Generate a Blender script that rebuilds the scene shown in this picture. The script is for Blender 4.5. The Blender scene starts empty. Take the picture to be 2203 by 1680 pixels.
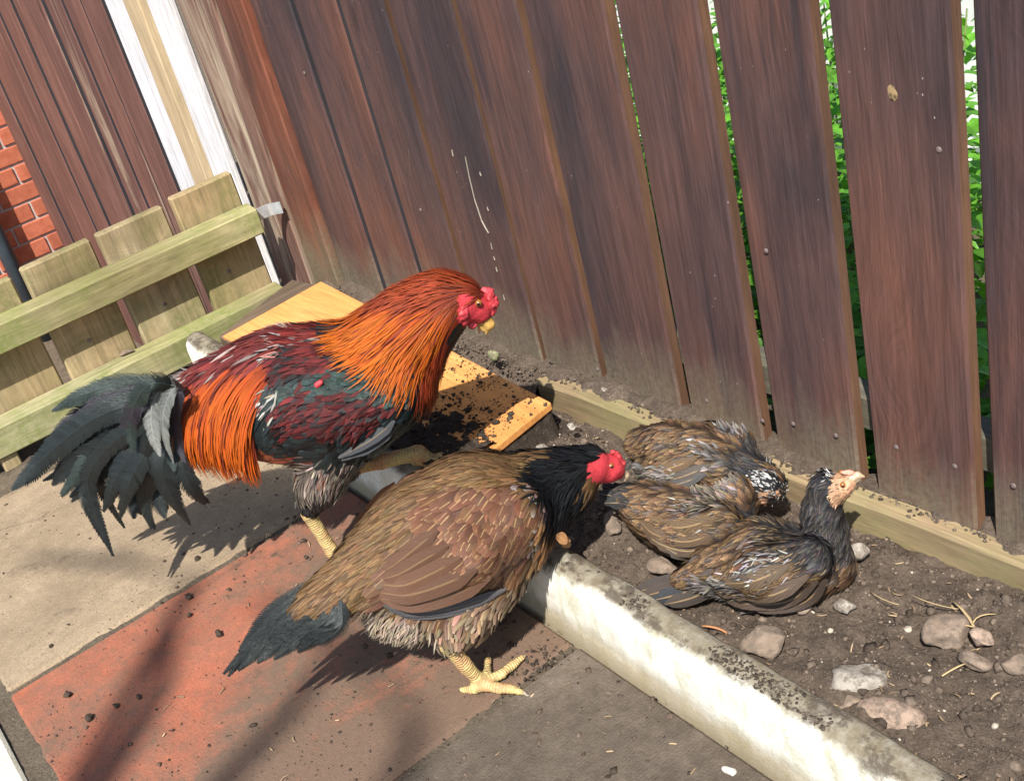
import bpy, math, random
import numpy as np
from mathutils import Matrix, Vector
random.seed(7); rng = np.random.default_rng(7)
scene = bpy.context.scene
COL = scene.collection

# ------------------------------------------------------------------ camera, sky, sun, exposure
F_PX = 2479.11; IMG_W, IMG_H = 2203.0, 1680.0; CX, CY = 1101.5, 840.0
R = np.array([[0.5941957302, 0.7695807660, -0.2338308764],
              [0.2683116038, -0.4637211670, -0.8443764341],
              [-0.7582481899, 0.4389853344, -0.4820285870]])   # rows: camera right, down, forward
EYE = np.array([0.0, 0.0, 1.0])
cam = bpy.data.cameras.new('camera'); cam_o = bpy.data.objects.new('camera', cam); COL.objects.link(cam_o)
cam.sensor_width = 36.0; cam.lens = F_PX / IMG_W * 36.0; cam.clip_start = 0.02; cam.clip_end = 500
M = Matrix.Identity(4)
for i in range(3):
    M[i][0] = R[0][i]; M[i][1] = -R[1][i]; M[i][2] = -R[2][i]; M[i][3] = EYE[i]
cam_o.matrix_world = M
scene.camera = cam_o
SUN = np.array([0.45, -0.43, 0.785]); SUN /= np.linalg.norm(SUN)
w = bpy.data.worlds.new('World'); scene.world = w; w.use_nodes = True
wn = w.node_tree.nodes; sky = wn.new('ShaderNodeTexSky'); sky.sky_type = 'NISHITA'; sky.sun_disc = False
sky.sun_elevation = math.asin(SUN[2]); sky.sun_rotation = math.atan2(SUN[0], SUN[1])
w.node_tree.links.new(sky.outputs[0], wn['Background'].inputs[0]); wn['Background'].inputs[1].default_value = 0.10
sl = bpy.data.lights.new('sun', 'SUN'); sl.energy = 4.5; sl.angle = math.radians(0.53); sl.color = (1.0, 0.965, 0.91)
so = bpy.data.objects.new('sun', sl); COL.objects.link(so)
so.rotation_euler = Vector(SUN.tolist()).to_track_quat('Z', 'Y').to_euler()
scene.view_settings.view_transform = 'Standard'; scene.view_settings.look = 'None'
scene.view_settings.gamma = 1.0; scene.view_settings.exposure = 0.92
scene.cycles.max_bounces = 6; scene.cycles.transparent_max_bounces = 4

# ------------------------------------------------------------------ surveying helpers (points of the place from the calibrated view)
def ray(x, y): return R.T @ np.array([x - CX, y - CY, F_PX])
def onZ(x, y, z=0.0):
    r = ray(x, y); return EYE + r * ((z - 1.0) / r[2])
def onY(x, y, Y):
    r = ray(x, y); return EYE + r * (Y / r[1])
def onX(x, y, X):
    r = ray(x, y); return EYE + r * (X / r[0])
def proj(P):
    c = (P - EYE) @ R.T; return CX + F_PX * c[:, 0] / c[:, 2], CY + F_PX * c[:, 1] / c[:, 2]

# ------------------------------------------------------------------ numeric noise
def vnoise(P, seed=0):
    P = np.asarray(P, float); d = P.shape[1]
    i = np.floor(P).astype(np.int64); f = P - i; f = f * f * (3 - 2 * f)
    out = np.zeros(len(P))
    for c in range(2 ** d):
        wgt = np.ones(len(P)); h = np.full(len(P), seed * 374761393 + 1013, np.int64)
        for k in range(d):
            b = (c >> k) & 1
            wgt *= f[:, k] if b else 1 - f[:, k]
            h = h + (i[:, k] + b) * [668265263, 2147483647 // 3, 1274126177][k]
        h = (h ^ (h >> 13)) * 1274126177; h = h ^ (h >> 16)
        out += wgt * ((h & 0xFFFF) / 65535.0)
    return out * 2 - 1
def fbm(P, scale, octv=4, seed=0, gain=0.5):
    o = 0; a = 1.0; P = np.asarray(P, float) * scale
    for k in range(octv):
        o = o + a * vnoise(P, seed + k * 17); a *= gain; P = P * 2.03
    return o

# ------------------------------------------------------------------ object helpers
def add(name, mesh, mat=None, parent=None):
    o = bpy.data.objects.new(name, mesh); COL.objects.link(o)
    if mat is not None and not mesh.materials: mesh.materials.append(mat)
    if parent is not None: o.parent = parent
    return o
def tag(o, label, cat, group=None):
    o['label'] = label; o['category'] = cat
    if group: o['group'] = group
    return o
def struct(o): o['kind'] = 'structure'; return o
def thing(name, loc, label, cat, group=None):
    o = bpy.data.objects.new(name, None); COL.objects.link(o); o.empty_display_size = 0.05
    o.location = [float(v) for v in loc]; return tag(o, label, cat, group)
def mesh_np(name, V, faces, smooth=False):
    """faces: int array (n,k)"""
    me = bpy.data.meshes.new(name); V = np.ascontiguousarray(V, np.float32); faces = np.ascontiguousarray(faces, np.int32)
    n, k = faces.shape
    me.vertices.add(len(V)); me.vertices.foreach_set('co', V.ravel())
    me.loops.add(n * k); me.loops.foreach_set('vertex_index', faces.ravel())
    me.polygons.add(n); me.polygons.foreach_set('loop_start', np.arange(n, dtype=np.int32) * k)
    me.polygons.foreach_set('loop_total', np.full(n, k, np.int32))
    if smooth: me.polygons.foreach_set('use_smooth', np.ones(n, bool))
    me.update(calc_edges=True); me.validate()
    return me
def set_col(me, name, C, dom='POINT'):
    a = me.color_attributes.new(name, 'FLOAT_COLOR', dom)
    C = np.concatenate([C, np.ones((len(C), 1))], 1) if C.shape[1] == 3 else C
    a.data.foreach_set('color', np.ascontiguousarray(C, np.float32).ravel())
def cbox_data(x0, x1, y0, y1, z0, z1, c=0.003):
    """box with chamfered edges; returns verts, faces (lists)"""
    V = []; idx = {}
    lo = (x0, y0, z0); hi = (x1, y1, z1); c = min(c, (x1 - x0) * .3, (y1 - y0) * .3, (z1 - z0) * .3)
    for sx in (0, 1):
        for sy in (0, 1):
            for sz in (0, 1):
                s = (sx, sy, sz)
                for ax in range(3):
                    p = []
                    for k in range(3):
                        base = hi[k] if s[k] else lo[k]
                        if k != ax: base += -c if s[k] else c
                        p.append(base)
                    idx[(s, ax)] = len(V); V.append(p)
    Fs = []
    for ax in range(3):
        a, b = [(1, 2), (2, 0), (0, 1)][ax]
        for sd in (0, 1):
            q = []
            for (i, j) in ((0, 0), (1, 0), (1, 1), (0, 1)):
                s = [0, 0, 0]; s[ax] = sd; s[a] = i; s[b] = j; q.append(idx[(tuple(s), ax)])
            Fs.append(q if sd else q[::-1])
    for ax in range(3):
        a, b = [(1, 2), (2, 0), (0, 1)][ax]
        for i in (0, 1):
            for j in (0, 1):
                s0 = [0, 0, 0]; s0[a] = i; s0[b] = j; s1 = list(s0); s1[ax] = 1
                q = [idx[(tuple(s0), a)], idx[(tuple(s1), a)], idx[(tuple(s1), b)], idx[(tuple(s0), b)]]
                Fs.append(q if (i == j) else q[::-1])
    for sx in (0, 1):
        for sy in (0, 1):
            for sz in (0, 1):
                s = (sx, sy, sz); t = [idx[(s, 0)], idx[(s, 1)], idx[(s, 2)]]
                Fs.append(t if (sx + sy + sz) % 2 == 1 else t[::-1])
    return V, Fs
def cbox(name, x0, x1, y0, y1, z0, z1, mat, parent=None, c=0.003, warp=None, origin=None):
    V, Fs = cbox_data(x0, x1, y0, y1, z0, z1, c)
    if warp: V = [warp(*p) for p in V]
    o0 = np.array(origin if origin is not None else (0, 0, 0), float)
    me = bpy.data.meshes.new(name); me.from_pydata([(np.array(p) - o0).tolist() for p in V], [], Fs); me.update()
    o = add(name, me, mat, parent); return o
def tube(name, pts, rad, mat, parent=None, n=14, smooth=True):
    pts = np.array(pts, float); k = len(pts); rad = np.broadcast_to(rad, (k,))
    T = np.gradient(pts, axis=0); T /= np.linalg.norm(T, axis=1)[:, None]
    ref = np.array([0, 0, 1.0]) if abs(T[0, 2]) < .8 else np.array([1.0, 0, 0])
    A = np.cross(T, ref); A /= np.linalg.norm(A, axis=1)[:, None]; B = np.cross(T, A)
    an = np.linspace(0, 2 * np.pi, n, endpoint=False)
    V = pts[:, None] + rad[:, None, None] * (A[:, None] * np.cos(an)[None, :, None] + B[:, None] * np.sin(an)[None, :, None])
    V = V.reshape(-1, 3); Fq = []
    for i in range(k - 1):
        for j in range(n): Fq.append([i * n + j, i * n + (j + 1) % n, (i + 1) * n + (j + 1) % n, (i + 1) * n + j])
    me = bpy.data.meshes.new(name); me.from_pydata(V.tolist(), [], Fq + [list(range(n))[::-1], list(range((k - 1) * n, k * n))]); me.update()
    if smooth: me.polygons.foreach_set('use_smooth', np.ones(len(me.polygons), bool))
    return add(name, me, mat, parent)
ICO = None
def ico(sub=2):
    import bmesh
    bm = bmesh.new(); bmesh.ops.create_icosphere(bm, subdivisions=sub, radius=1.0)
    V = np.array([v.co[:] for v in bm.verts]); Fc = np.array([[v.index for v in f.verts] for f in bm.faces]); bm.free(); return V, Fc
ICO1, ICO2, ICO3 = ico(1), ico(2), ico(3)

# ------------------------------------------------------------------ material helpers
class T:
    def __init__(s, name, rough=0.7, spec=0.3):
        s.m = bpy.data.materials.new(name); s.m.use_nodes = True; s.nt = s.m.node_tree; s.b = s.nt.nodes['Principled BSDF']
        s.b.inputs['Roughness'].default_value = rough; s.b.inputs['Specular IOR Level'].default_value = spec
    def n(s, t): return s.nt.nodes.new(t)
    def l(s, a, b):
        if hasattr(a, 'links') or isinstance(a, bpy.types.NodeSocket): s.nt.links.new(a, b)
        else: b.default_value = a
    def attr(s, name, out='Color'):
        a = s.n('ShaderNodeAttribute'); a.attribute_name = name; return a.outputs[out]
    def vec(s, kind='Object', scale=(1, 1, 1), rnd=0.0):
        v = s.n('ShaderNodeTexCoord').outputs[kind]
        if rnd:
            oi = s.n('ShaderNodeObjectInfo'); a = s.n('ShaderNodeVectorMath'); a.operation = 'MULTIPLY_ADD'
            c = s.n('ShaderNodeCombineXYZ'); 
            for k in range(3): s.l(oi.outputs['Random'], c.inputs[k])
            s.l(c.outputs[0], a.inputs[0]); a.inputs[1].default_value = (rnd, rnd * .7, rnd * 1.3); s.l(v, a.inputs[2]); v = a.outputs[0]
        m = s.n('ShaderNodeVectorMath'); m.operation = 'MULTIPLY'; s.l(v, m.inputs[0]); m.inputs[1].default_value = scale
        return m.outputs[0]
    def noise(s, scale, detail=4, rough=.55, vec=None, dist=0.0):
        x = s.n('ShaderNodeTexNoise'); x.inputs['Scale'].default_value = scale; x.inputs['Detail'].default_value = detail
        x.inputs['Roughness'].default_value = rough; x.inputs['Distortion'].default_value = dist
        s.l(vec if vec is not None else s.vec(), x.inputs['Vector']); return x.outputs['Fac']
    def vor(s, scale, vec=None, feature='F1', out='Distance'):
        x = s.n('ShaderNodeTexVoronoi'); x.feature = feature; x.inputs['Scale'].default_value = scale
        s.l(vec if vec is not None else s.vec(), x.inputs['Vector']); return x.outputs[out]
    def ramp(s, f, st, interp='LINEAR'):
        r = s.n('ShaderNodeValToRGB'); e = r.color_ramp; e.interpolation = interp
        while len(e.elements) < len(st): e.elements.new(.5)
        for el, (p, c) in zip(e.elements, st):
            el.position = p; c = (c, c, c) if isinstance(c, (int, float)) else c; el.color = (*c, 1)
        s.l(f, r.inputs[0]); return r.outputs[0]
    def mix(s, f, a, b, bl='MIX'):
        x = s.n('ShaderNodeMix'); x.data_type = 'RGBA'; x.blend_type = bl; s.l(f, x.inputs[0])
        for v, i in ((a, 6), (b, 7)):
            if isinstance(v, tuple): v = (*v, 1) if len(v) == 3 else v
            s.l(v, x.inputs[i])
        return x.outputs[2]
    def math(s, op, a, b=0.0, clamp=False):
        x = s.n('ShaderNodeMath'); x.operation = op; x.use_clamp = clamp; s.l(a, x.inputs[0]); s.l(b, x.inputs[1]); return x.outputs[0]
    def xyz(s, v):
        x = s.n('ShaderNodeSeparateXYZ'); s.l(v, x.inputs[0]); return x.outputs
    def bump(s, h, strength=.3, dist=.002, nrm=None):
        x = s.n('ShaderNodeBump'); x.inputs['Strength'].default_value = strength; x.inputs['Distance'].default_value = dist
        s.l(h, x.inputs['Height']); 
        if nrm is not None: s.l(nrm, x.inputs['Normal'])
        return x.outputs[0]
    def done(s, col=None, rough=None, nrm=None):
        if col is not None:
            if isinstance(col, tuple): col = (*col, 1)
            s.l(col, s.b.inputs['Base Color'])
        if rough is not None: s.l(rough, s.b.inputs['Roughness'])
        if nrm is not None: s.l(nrm, s.b.inputs['Normal'])
        return s.m

def wood(name, cols, axis, saw=0.0, runs=0.0, flow=0.0, *, grain=60, contrast=(.6, 1.2), rough=.75, knots=.0, specks=0.0, green=None, splash=None, bump=.5, rnd=11.0, pale=None, stretch=.06):
    t = T(name, rough, .25)
    sc = [1, 1, 1]; sc['XYZ'.index(axis)] = stretch
    v = t.vec('Object', tuple(sc), rnd); sb = [1, 1, 1]; sb['XYZ'.index(axis)] = .28
    vb = t.vec('Object', tuple(sb), rnd)
    warp = t.noise(5, 2, .5, vb)
    g = t.noise(grain, 7, .68, v, .6); b = t.noise(6.5, 5, .6, vb, .3)
    col = t.ramp(b, [(.30 + .4 * i / max(1, len(cols) - 1), c) for i, c in enumerate(cols)])
    if rnd: col = t.mix(.75, col, t.ramp(t.n('ShaderNodeObjectInfo').outputs['Random'], [(0.0, (.78, .80, .90)), (.5, (1.0, .98, .98)), (1.0, (1.12, 1.06, 1.02))]), 'MULTIPLY')
    col = t.mix(1.0, col, t.ramp(g, [(.28, contrast[0]), (.72, contrast[1])]), 'MULTIPLY')
    if flow:
        # growth rings that swerve round the knots
        ov = t.vec('Object', (1, 1, 1), rnd); ox = t.xyz(ov); kq = t.n('ShaderNodeCombineXYZ'); ia = 'XYZ'.index(axis); ib = 0 if ia != 0 else 1
        t.l(t.math('MULTIPLY', ox[ib], 5.2), kq.inputs[0]); t.l(t.math('MULTIPLY', ox[ia], 2.1), kq.inputs[1])
        kd0 = t.vor(1.0, kq.outputs[0]); infl = t.math('POWER', 2.718, t.math('MULTIPLY', t.math('MULTIPLY', kd0, kd0), -26.0))
        gx = t.math('ADD', ox[ib], t.math('ADD', t.math('MULTIPLY', infl, .055), t.math('MULTIPLY', t.noise(3.0, 2, .5, vb), .05)))
        gv = t.n('ShaderNodeCombineXYZ'); t.l(t.math('MULTIPLY', gx, 1.0), gv.inputs[0]); t.l(t.math('MULTIPLY', ox[ia], .022), gv.inputs[1])
        ring = t.noise(150, 5, .72, gv.outputs[0]); col = t.mix(flow, col, t.ramp(ring, [(.30, .55), (.70, 1.32)]), 'MULTIPLY')
        col = t.mix(t.ramp(kd0, [(.02, .85), (.10, .0)]), col, tuple(c * .35 for c in cols[0])); g = t.math('ADD', g, ring)
    if saw:
        sv = t.n('ShaderNodeCombineXYZ'); o2 = t.xyz(t.vec('Object', (1, 1, 1), rnd)); t.l(t.math('ADD', o2[2], t.math('MULTIPLY', t.math('MULTIPLY', o2[0], o2[0]), .25)), sv.inputs[2]); t.l(t.math('MULTIPLY', o2[0], .03), sv.inputs[0])
        col = t.mix(saw, col, t.ramp(t.noise(260, 3, .6, sv.outputs[0]), [(.3, .7), (.7, 1.25)]), 'MULTIPLY')
    if runs:
        rm = t.ramp(t.noise(34, 5, .65, t.vec('Object', (1, 1, .05), rnd), .3), [(.56, 0.0), (.66, 1.0)]); gt = t.ramp(t.noise(4.5, 3, .6, t.vec('Object', (1, 1, .5), rnd)), [(.42, 0.0), (.58, 1.0)])
        col = t.mix(t.math('MULTIPLY', t.math('MULTIPLY', rm, gt), runs), col, (.030, .024, .028))
    fine = t.noise(grain * 5, 3, .7, v)
    col = t.mix(.5, col, t.ramp(fine, [(.3, .55), (.65, 1.25)]), 'MULTIPLY')
    h = t.math('ADD', g, t.math('MULTIPLY', fine, .5))
    if knots:
        kv = t.vec('Object', tuple([5.5 if a != axis else 2.2 for a in 'XYZ']), rnd)
        kd = t.vor(1.0, kv)
        rings = t.math('SINE', t.math('MULTIPLY', kd, 120.0))
        km = t.ramp(kd, [(.03, 1.0), (.17, 0.0)])
        kc = t.ramp(rings, [(.0, tuple(c * .25 for c in cols[0])), (1.0, tuple(c * .75 for c in cols[0]))])
        col = t.mix(t.math('MULTIPLY', km, knots), col, kc)
    if pale:
        pm = t.ramp(t.noise(9, 6, .7, v, .8), [(pale[1], 0.0), (pale[1] + .12, 1.0)])
        col = t.mix(pm, col, pale[0])
    if specks:
        sd = t.vor(75, t.vec('Object', (1, 1, .7), rnd)); gate = t.noise(7, 2)
        sm = t.math('MULTIPLY', t.ramp(sd, [(.045, 1.0), (.075, 0.0)]), t.ramp(gate, [(.56, 0.0), (.60, 1.0)]))
        col = t.mix(t.math('MULTIPLY', sm, specks), col, (.45, .40, .35))
    if green:
        gm = t.math('MULTIPLY', t.ramp(t.noise(7, 5, .65), [(.40, 0.0), (.66, 1.0)]), t.ramp(t.noise(90, 3, .7), [(.3, .3), (.6, 1.0)]))
        col = t.mix(t.math('MULTIPLY', gm, green[1]), col, green[0])
    if splash:
        z = t.xyz(t.n('ShaderNodeNewGeometry').outputs['Position'])[2]
        zz = t.math('ADD', z, t.math('MULTIPLY', t.math('SUBTRACT', t.noise(16, 5, .7, t.vec('Object', (1, 1, .35))), .5), .22))
        sm = t.ramp(zz, [(splash[1], 1.0), (splash[2], 0.0)])
        col = t.mix(t.math('MULTIPLY', sm, t.ramp(t.noise(120, 3, .7), [(.3, .35), (.62, .95)])), col, splash[0])
    return t.done(col, None, t.bump(h, bump, .0015))

W_FENCE = wood('stained_fence_wood', [(.042, .032, .036), (.088, .050, .045), (.14, .063, .044)], 'Z', .38, .75, .50, grain=55, contrast=(.78, 1.15), rough=.6, specks=.7, bump=.8,
               splash=((.19, .165, .11), .05, .20))
W_FENCE_RED = wood('worn_red_fence_wood', [(.08, .045, .036), (.16, .06, .035), (.23, .075, .04)], 'Z', flow=.65, grain=45, contrast=(.55, 1.3), rough=.6, specks=.6, splash=((.16, .14, .09), .10, .26))
W_FENCE_WORN = wood('weathered_fence_wood', [(.10, .05, .038), (.17, .085, .06), (.20, .12, .085)], 'Z', flow=.65, grain=70, contrast=(.5, 1.3), rough=.75, pale=((.42, .34, .24), .56))
W_FENCE_FAR = wood('far_fence_wood', [(.12, .062, .050), (.165, .080, .062), (.21, .105, .08)], 'Z', flow=.65, grain=55, contrast=(.6, 1.2), rough=.7, specks=.5, pale=((.46, .36, .25), .60))
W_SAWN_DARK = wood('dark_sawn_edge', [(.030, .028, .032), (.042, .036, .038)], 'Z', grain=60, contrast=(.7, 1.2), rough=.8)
W_SAWN_BROWN = wood('brown_sawn_edge', [(.085, .045, .028), (.16, .082, .044)], 'Z', grain=60, contrast=(.7, 1.2), rough=.75)
W_WHITE = wood('flaking_white_paint', [(.62, .60, .57), (.78, .77, .75), (.84, .83, .81)], 'Z', flow=.3, grain=60, contrast=(.75, 1.1), rough=.6, pale=((.24, .21, .19), .56))
W_RAW = wood('raw_pale_timber', [(.50, .36, .19), (.58, .43, .24), (.64, .50, .30)], 'Z', flow=.35, grain=40, contrast=(.8, 1.12), rough=.7)
W_GATE_Y = wood('mossy_gate_rail', [(.24, .20, .085), (.38, .33, .16), (.50, .44, .25)], 'Y', flow=.65, grain=45, contrast=(.6, 1.2), rough=.8, green=((.13, .17, .03), .75), knots=.35, bump=.6)
W_GATE_Z = wood('mossy_gate_slat', [(.24, .175, .085), (.37, .28, .155), (.46, .37, .22)], 'Z', flow=.65, grain=40, contrast=(.6, 1.2), rough=.8, green=((.10, .13, .03), .6), bump=.5)
W_EDGE = wood('edging_timber', [(.22, .155, .085), (.30, .215, .12), (.36, .265, .155)], 'X', flow=.65, grain=36, contrast=(.65, 1.15), rough=.75, green=((.22, .23, .09), .45), knots=.3)
W_BOARD = wood('orange_board', [(.60, .25, .065), (.70, .32, .095), (.76, .40, .145)], 'X', flow=.25, grain=18, contrast=(.9, 1.06), rough=.55, bump=.15)
W_DARK = wood('dark_plank', [(.09, .065, .045), (.14, .10, .065), (.20, .14, .09)], 'Y', flow=.65, grain=60, contrast=(.5, 1.25), rough=.85, pale=((.30, .15, .08), .66))
W_GREY = wood('grey_rail', [(.09, .08, .055), (.14, .125, .085)], 'X', flow=.65, grain=60, contrast=(.6, 1.2), rough=.85)

t = T('brick_face', .85, .2)
b = t.noise(40, 5, .6, t.vec('Object', (1, 1, 1), 9))
c = t.ramp(b, [(.3, (.36, .095, .05)), (.7, (.50, .155, .085))])
oi = t.n('ShaderNodeObjectInfo').outputs['Random']
c = t.mix(1, c, t.ramp(oi, [(0, .8), (1, 1.12)]), 'MULTIPLY')
c = t.mix(t.ramp(t.vor(160), [(.05, .8), (.12, 0)]), c, (.12, .04, .03))
M_BRICK = t.done(c, None, t.bump(t.noise(300, 3), .4, .001))
t = T('mortar', .95, .1); M_MORTAR = t.done(t.ramp(t.noise(150, 4), [(.3, (.36, .30, .27)), (.7, (.50, .44, .40))]), None, t.bump(t.noise(400, 3), .5, .001))
t = T('downpipe_plastic', .42, .5); M_PIPE = t.done(t.ramp(t.noise(30, 4), [(.3, (.035, .05, .062)), (.7, (.055, .075, .09))]))
t = T('galvanised_metal', .45, .5); t.b.inputs['Metallic'].default_value = .6
M_METAL = t.done(t.ramp(t.noise(60, 4), [(.3, (.42, .46, .46)), (.7, (.62, .66, .66))]))
t = T('nail_metal', .6, .4); M_NAIL = t.done(t.ramp(t.noise(200, 2), [(.3, (.10, .075, .07)), (.7, (.17, .13, .115))]))

def slab_mat(name, c0, c1, dirt, lo, hi, rid, grad=0.0):
    t = T(name, .85, .2); v = t.vec('Object')
    c = t.ramp(t.noise(9, 6, .65, v, .3), [(.3, c0), (.7, c1)])
    c = t.mix(1, c, t.ramp(t.noise(260, 4, .7), [(.25, .68), (.75, 1.22)]), 'MULTIPLY')
    d = t.math('ADD', t.noise(2.6, 8, .70, t.vec('Object', (1.0, .62, 1)), .5), t.math('MULTIPLY', t.math('SUBTRACT', t.noise(38, 7, .75), .5), .42))
    if grad:
        gp = t.xyz(v); tread = t.math('ADD', t.math('MULTIPLY', t.math('ADD', gp[0], 1.32), grad), t.math('MULTIPLY', t.math('SUBTRACT', gp[1], .25), grad * .5)); d = t.math('ADD', d, tread)
    dm = t.ramp(d, [(lo, 0.0), (hi, 1.0)])
    c = t.mix(dm, c, t.mix(t.noise(120, 4, .7), tuple(x * .7 for x in dirt), tuple(x * 1.25 for x in dirt)))
    # smears of wet soil with shapes of their own
    d2 = t.math('MULTIPLY', t.ramp(t.noise(11, 6, .7, t.vec('Object', (1.5, .6, 1)), .8), [(.57, 0.0), (.70, 1.0)]), t.ramp(t.noise(70, 4, .7), [(.4, .0), (.6, 1.0)]))
    c = t.mix(t.math('MULTIPLY', d2, .75), c, (.062, .047, .036))
    sp = t.math('MULTIPLY', t.ramp(t.vor(190), [(.10, 1.0), (.2, 0.0)]), t.ramp(t.noise(14, 4, .7), [(.5, 0.0), (.62, 1.0)]))
    c = t.mix(sp, c, (.05, .04, .032))
    rib = t.math('SINE', t.math('MULTIPLY', t.xyz(v)[rid], 1400.0))
    hgt = t.math('ADD', t.math('MULTIPLY', rib, .05), t.math('ADD', t.noise(320, 4, .7), t.math('MULTIPLY', dm, .8)))
    return t.done(c, None, t.bump(hgt, .8, .0025))
M_SLAB_BEIGE = slab_mat('beige_paving', (.29, .215, .135), (.38, .29, .19), (.21, .155, .10), .42, .70, 0)
M_SLAB_RED = slab_mat('red_paving', (.32, .10, .056), (.41, .14, .08), (.155, .100, .068), .33, .56, 0, .36)
M_SLAB_GREY = slab_mat('grey_paving', (.125, .098, .072), (.175, .138, .104), (.078, .060, .044), .40, .62, 0)
M_SLAB_PALE = slab_mat('pale_paving', (.60, .56, .44), (.74, .70, .58), (.48, .44, .30), .5, .75, 0)

t = T('white_concrete_edging', .8, .25); v = t.vec('Object')
c = t.ramp(t.noise(18, 6, .65), [(.3, (.60, .57, .46)), (.65, (.82, .80, .73))])
z = t.xyz(v)[2]; y = t.xyz(v)[1]
st = t.math('MULTIPLY', t.ramp(t.noise(20, 7, .72, t.vec('Object', (1.4, 1, .35)), 1.0), [(.46, 0.0), (.68, 1.0)]), t.ramp(t.noise(170, 4, .7), [(.3, .2), (.6, 1)]))
c = t.mix(t.math('MULTIPLY', st, .75), c, (.34, .32, .15))
foot = t.ramp(t.math('ADD', z, t.math('MULTIPLY', t.noise(30, 5, .7), .03)), [(.025, 1.0), (.055, 0.0)])
c = t.mix(t.math('MULTIPLY', foot, .8), c, (.24, .18, .09))
top = t.ramp(t.math('ADD', y, t.math('MULTIPLY', t.math('SUBTRACT', t.noise(14, 6, .72), .5), .024)), [(.004, 0.0), (.010, 1.0)])
c = t.mix(t.math('MULTIPLY', top, t.ramp(t.noise(60, 5, .7), [(.25, .7), (.6, 1.0)])), c, (.165, .135, .088))
blk = t.math('MULTIPLY', top, t.ramp(t.noise(34, 7, .75, t.vec('Object', (.7, 1, 1))), [(.50, 0.0), (.58, 1.0)]))
c = t.mix(t.math('MULTIPLY', blk, .9), c, (.085, .066, .048))
M_CURB = t.done(c, None, t.bump(t.math('ADD', t.noise(240, 5, .7), t.math('MULTIPLY', blk, .8)), .6, .002))

def soil_mat(name, a, b2, bri=1.0):
    t = T(name, .95, .15)
    c = t.ramp(t.noise(24, 8, .72), [(.28, a), (.72, b2)])
    c = t.mix(1, c, t.ramp(t.noise(230, 5, .75), [(.25, .5), (.75, 1.45)]), 'MULTIPLY')
    sp = t.math('MULTIPLY', t.ramp(t.vor(140), [(.09, 1.0), (.16, 0)]), t.ramp(t.noise(45, 2), [(.5, 0), (.6, 1)]))
    c = t.mix(sp, c, (.34, .27, .19))
    return t.done(c, None, t.bump(t.math('ADD', t.noise(130, 7, .75), t.math('MULTIPLY', t.noise(420, 3), .4)), .95, .006))
M_SOIL = soil_mat('dry_soil', (.078, .058, .043), (.152, .115, .086))
M_SOIL_DARK = soil_mat('moist_soil', (.035, .027, .021), (.075, .056, .042))
M_GROUND = soil_mat('packed_earth', (.09, .07, .05), (.17, .135, .095))
t = T('crumb_soil', .95, .12); M_CRUMB = t.done(t.mix(1, t.attr('Col'), t.ramp(t.noise(300, 4), [(.3, .6), (.7, 1.3)]), 'MULTIPLY'), None, t.bump(t.noise(500, 4), .7, .001))
def stone_mat(name, a, b2):
    t = T(name, .9, .2); c = t.ramp(t.noise(38, 7, .7, t.vec('Object', (1, 1, 1), 5)), [(.3, a), (.7, b2)])
    c = t.mix(t.ramp(t.noise(70, 6, .75, t.vec('Object', (1, 1, 1), 5)), [(.46, 0), (.58, .85)]), c, (.135, .105, .08))
    return t.done(c, None, t.bump(t.noise(170, 6, .7), .8, .003))
M_STONE = [stone_mat('brown_stone', (.17, .125, .09), (.29, .22, .165)), stone_mat('grey_stone', (.26, .23, .19), (.40, .36, .30)), stone_mat('pinkish_stone', (.27, .19, .14), (.38, .28, .21)), stone_mat('pale_stone', (.50, .46, .38), (.70, .66, .58))]
t = T('dry_straw', .8, .3); M_STRAW = t.done(t.attr('Col'))
t = T('leaf_green', .45, .4); lc = t.mix(1, t.attr('Col'), t.ramp(t.noise(90, 3), [(.3, .75), (.7, 1.2)]), 'MULTIPLY')
t.b.inputs['Subsurface Weight'].default_value = 0.0; M_LEAF = t.done(lc)
tr = t.n('ShaderNodeBsdfTranslucent'); t.l(t.mix(1, lc, (1.5, 1.7, .6), 'MULTIPLY'), tr.inputs[0]); mx = t.n('ShaderNodeMixShader'); mx.inputs[0].default_value = .38
t.l(t.b.outputs[0], mx.inputs[1]); t.l(tr.outputs[0], mx.inputs[2]); t.l(mx.outputs[0], t.nt.nodes['Material Output'].inputs[0])
t = T('white_render', .85, .2); M_WHITE = t.done(t.ramp(t.noise(14, 5), [(.3, (.60, .60, .58)), (.7, (.70, .69, .68))]), None, t.bump(t.noise(200, 4), .3, .002))
t = T('stem', .7, .3); M_STEM = t.done(t.ramp(t.noise(60, 3), [(.3, (.09, .14, .03)), (.7, (.15, .2, .06))]))

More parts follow.
